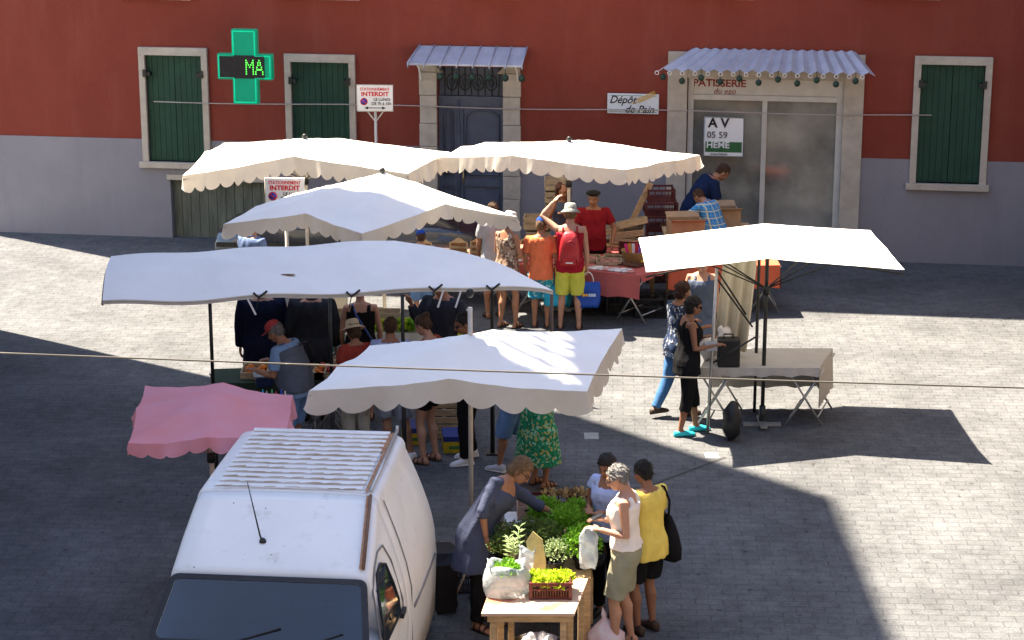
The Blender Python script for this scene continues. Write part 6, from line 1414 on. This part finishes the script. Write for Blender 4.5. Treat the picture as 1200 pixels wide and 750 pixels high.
# cream van or panel behind that stall
m = MB(); 
sp_ = empty('cream_partition', (gx(375,26.3), 26.3, 0), 0, 'cream canvas partition behind the man in the suit', 'partition'); MB().bb(-.75,.35,-.01,.01,.5,1.35).build('canvas_panel', M_wcl, sp_)
for x in (-.75,.35): MB().tube([(x,0,0),(x,0,1.4)], .015, 6).build('post', M_gal, sp_)
# boxes on the ground
for px, D_, c, lab in ((532,22.6,(.6,.42,.02),'yellow and blue fruit box with green print beside the black trousered man'),(484,22.9,(.6,.42,.02),'yellow fruit box behind the bare legs')):
    r = empty('fruit_box', (gx(px,D_,.1), D_, 0), .1, lab, 'box'); m = MB(); w_, d_, h_ = .13, .18, .2
    MB().bb(-w_,w_,-d_,d_,0,.14).build('box_body', mat('box_yellow', c, .6), r, bevel=.004); MB().bb(-w_-.002,w_+.002,-d_-.002,d_+.002,.142,.2).build('blue_band', mat('box_blue', (.02,.04,.2), .6), r)
    MB().bb(-.07,.07,-d_-.003,-d_-.001,.05,.09).build('green_print', mat('box_print', (.05,.2,.05), .6), r)
crate('wooden_crate', (gx(524,23.1,.2), 23.1, .0), .34, .28, .36, M_crate, 'slatted crate on the ground behind the yellow and blue box', slats=4)
# pinwheels and fabric fans below the pink umbrella
for k in range(7):
    c = ((.5,.03,.2),(.02,.25,.4),(.4,.4,.38),(.05,.3,.1),(.3,.02,.06),(.02,.05,.3),(.6,.5,.4))[k]; px = 303+k*5.4
    m = MB(); m.lathe([(.005,.0),(.03,.04),(.045,.2),(.012,.36),(.004,.4)], 8)
    o = m.build('folded_umbrella', mat('umbrella_cloth_%s' % 'abcdefg'[k], c, .7), loc=(gx(px, 20.3, 1), 20.3+.06*(k % 2), 1.0)); tag(o, ('magenta','teal','pale grey','green','wine red','navy','cream')[k]+' folded umbrella in the row under the pink umbrella', 'folded umbrella')
rk = empty('umbrella_rack', (gx(318,20.35), 20.35, 0), 0, 'dark rack holding the folded umbrellas', 'rack'); m = MB(); m.bb(-.2,.2,-.08,.1,.96,1.0); m.build('shelf', M_dark, rk)
for x in (-.18,.18): MB().tube([(x,0,0),(x,0,.96)], .014, 6).build('leg', M_dark, rk)

# --- right hand stall
q = [Vector((gx(822,23.3,.75),23.35,0)), Vector((gx(960,23.3,.75),23.35,0)), Vector((gx(975,24.2,.75),24.2,0)), Vector((gx(834,24.2,.75),24.2,0))]
table('blue_edged_table', q, .75, 'folding table with a pale blue grey top and blue edge at the right border', mat('blue_edge', (.08,.2,.36), .5), .5, mat('grey_cream_cloth', (.42,.4,.36), .9, .08, 4, .2, 20), sides=(1,2))
o = MB().add([p+Vector((0,0,.006)) for p in [q[0]*1, q[1], q[2], q[3]]], [(0,1,2,3)]); 
def lump(px, D_, z, r3, m_, name, lab, cat, soft=.02):
    r = MB(); r.ell((0,0,r3[2]), r3, None, 22, 12); o = r.build(name, m_, loc=(gx(px,D_,z), D_, z))
    co_ = [v.co for v in o.data.vertices]
    for v in co_: v.x += soft*math.sin(v.z*30+v.y*20); v.y += soft*math.sin(v.x*25+v.z*18); v.z = max(0, v.z+soft*.5*math.sin(v.x*22))
    return tag(o, lab, cat)
lump(829,23.7,.753,(.11,.12,.15), M_wpk, 'white_sack', 'crumpled white sack on the blue edged table', 'sack')
lump(848,23.9,.753,(.1,.12,.2), M_wpk, 'cloth_bundle', 'pale cloth bundle beside the dark box on the blue edged table', 'cloth')
db_ = empty('dark_case', (gx(855,23.25,1), 23.45, .753), 0, 'black case standing at the right end of the blue edged table', 'case'); MB().bb(-.12,.14,-.1,.1,0,.34).build('case_body', M_black, db_, bevel=.02); MB().tube([(-.05,0,.34),(-.05,0,.39),(.06,0,.39),(.06,0,.34)], .01, 6).build('handle', M_black, db_)
tp = empty('cream_tarpaulin', (gx(846,24.1,1.2), 24.0, 0), 0, 'cream tarpaulin hanging from the right hand canopy', 'tarpaulin')
n = 14; top_, bot_ = [], []
for k in range(n+1):
    x = -.0+.40*k/n; top_.append((x+.0, .05*math.sin(k*1.3), 2.05)); bot_.append((x-.12, -.15+.06*math.sin(k*1.3+.5), .82))
mids = [tuple((np.array(a_)*(1-t)+np.array(b4)*t)) for t in (.5,) for a_, b4 in zip(top_, bot_)]
m = MB(); m.add(top_+mids+bot_, [(r_*(n+1)+k, r_*(n+1)+k+1, (r_+1)*(n+1)+k+1, (r_+1)*(n+1)+k) for r_ in (0,1) for k in range(n)], 0, True); m.build('sheet', M_wcl, tp, solid=.004)
m = MB(); m.tube([(.42,0,0),(.42,0,2.1)], .02, 8); m.tube([(-.03,0,2.07),(.44,0,2.07)], .016, 6); m.build('hanging_rail', M_dark, tp)
fr2 = empty('canopy_strut_frame', (gx(832,23.1), 23.15, 0), 0, 'dark strut frame beneath the right hand canopy', 'frame')
zc = at(838,312,2.05); m = MB(); m.tube([(.0,.0,0),(.06,.0,2.02)], .02, 8); m.build('post', M_gal, fr2)
m = MB(); m.tube([(.06,.0,2.0),(.42,.05,1.45)], .012, 6); m.tube([(.06,.0,1.9),(.5,.05,1.3)], .012, 6); m.tube([(.55,.0,1.2),(.02,.0,.86)], .012, 6); m.build('strut', M_dark, fr2)
lump(857,22.9,0,(.11,.16,.24), M_black, 'dark_sack', 'dark sack on the ground at the right border below the tarpaulin', 'sack', .012)

# more goods: trays behind the sausages, crates and salads on the cream table
for k, (u, v, m_, nm) in enumerate(((.60,.40,M_sau,'sausage'),(.62,.27,M_ham,'ham'),(.30,.35,M_sau,'sausage'),(.12,.38,M_bread,'bread roll'),(.45,.30,M_ham,'ham'))):
    p = T1(u, v); crate('wooden_tray', p, .34, .24, .06, M_crate, ('low wooden tray of sausages behind the front packets','low wooden tray of pink ham next to the sausages','low wooden tray of sausages behind the boy in orange','low wooden tray of bread rolls at the left end of the salmon table','low wooden tray of pink ham behind the backpacker')[k], 'low trays on the salmon table', slats=1, cat='tray', rz=.1*k-.2)
    for j in range(7):
        m = MB(); m.ell((0,0,.02), (.05,.022,.02), None, 8, 5); tag(m.build('food_piece', m_, loc=p+Vector((-.11+.036*j, .03*math.sin(j*2), .02)), rz=1.3+.1*j), nm+' in the '+('tray behind the front packets','ham tray next to the sausages','tray behind the boy in orange','tray at the left table end','tray behind the backpacker')[k], nm, 'pieces of '+nm+' in a tray')
for k, px in enumerate((412,452,498)):
    x = gx(px, 25.15, .9); crate('wooden_crate', (x, 25.2, .81), .36, .24, .16, M_crate, ('slatted crate behind the straw hat','slatted crate behind the boy in pale blue','slatted crate behind the woman with pinned up hair')[k]+' on the cream table', 'crates on the cream table')
for k, (px, lab) in enumerate(((359,'leftmost green crate on the ground beneath the front canopy'),(378,'second green crate on the ground beneath the front canopy'))):
    plastic_crate((gx(px, 22.3, .2), 22.45, 0), .34, .3, .24, lab, 'green crates under the stalls', m_=mat('olive_plastic', (.06,.07,.03), .5))
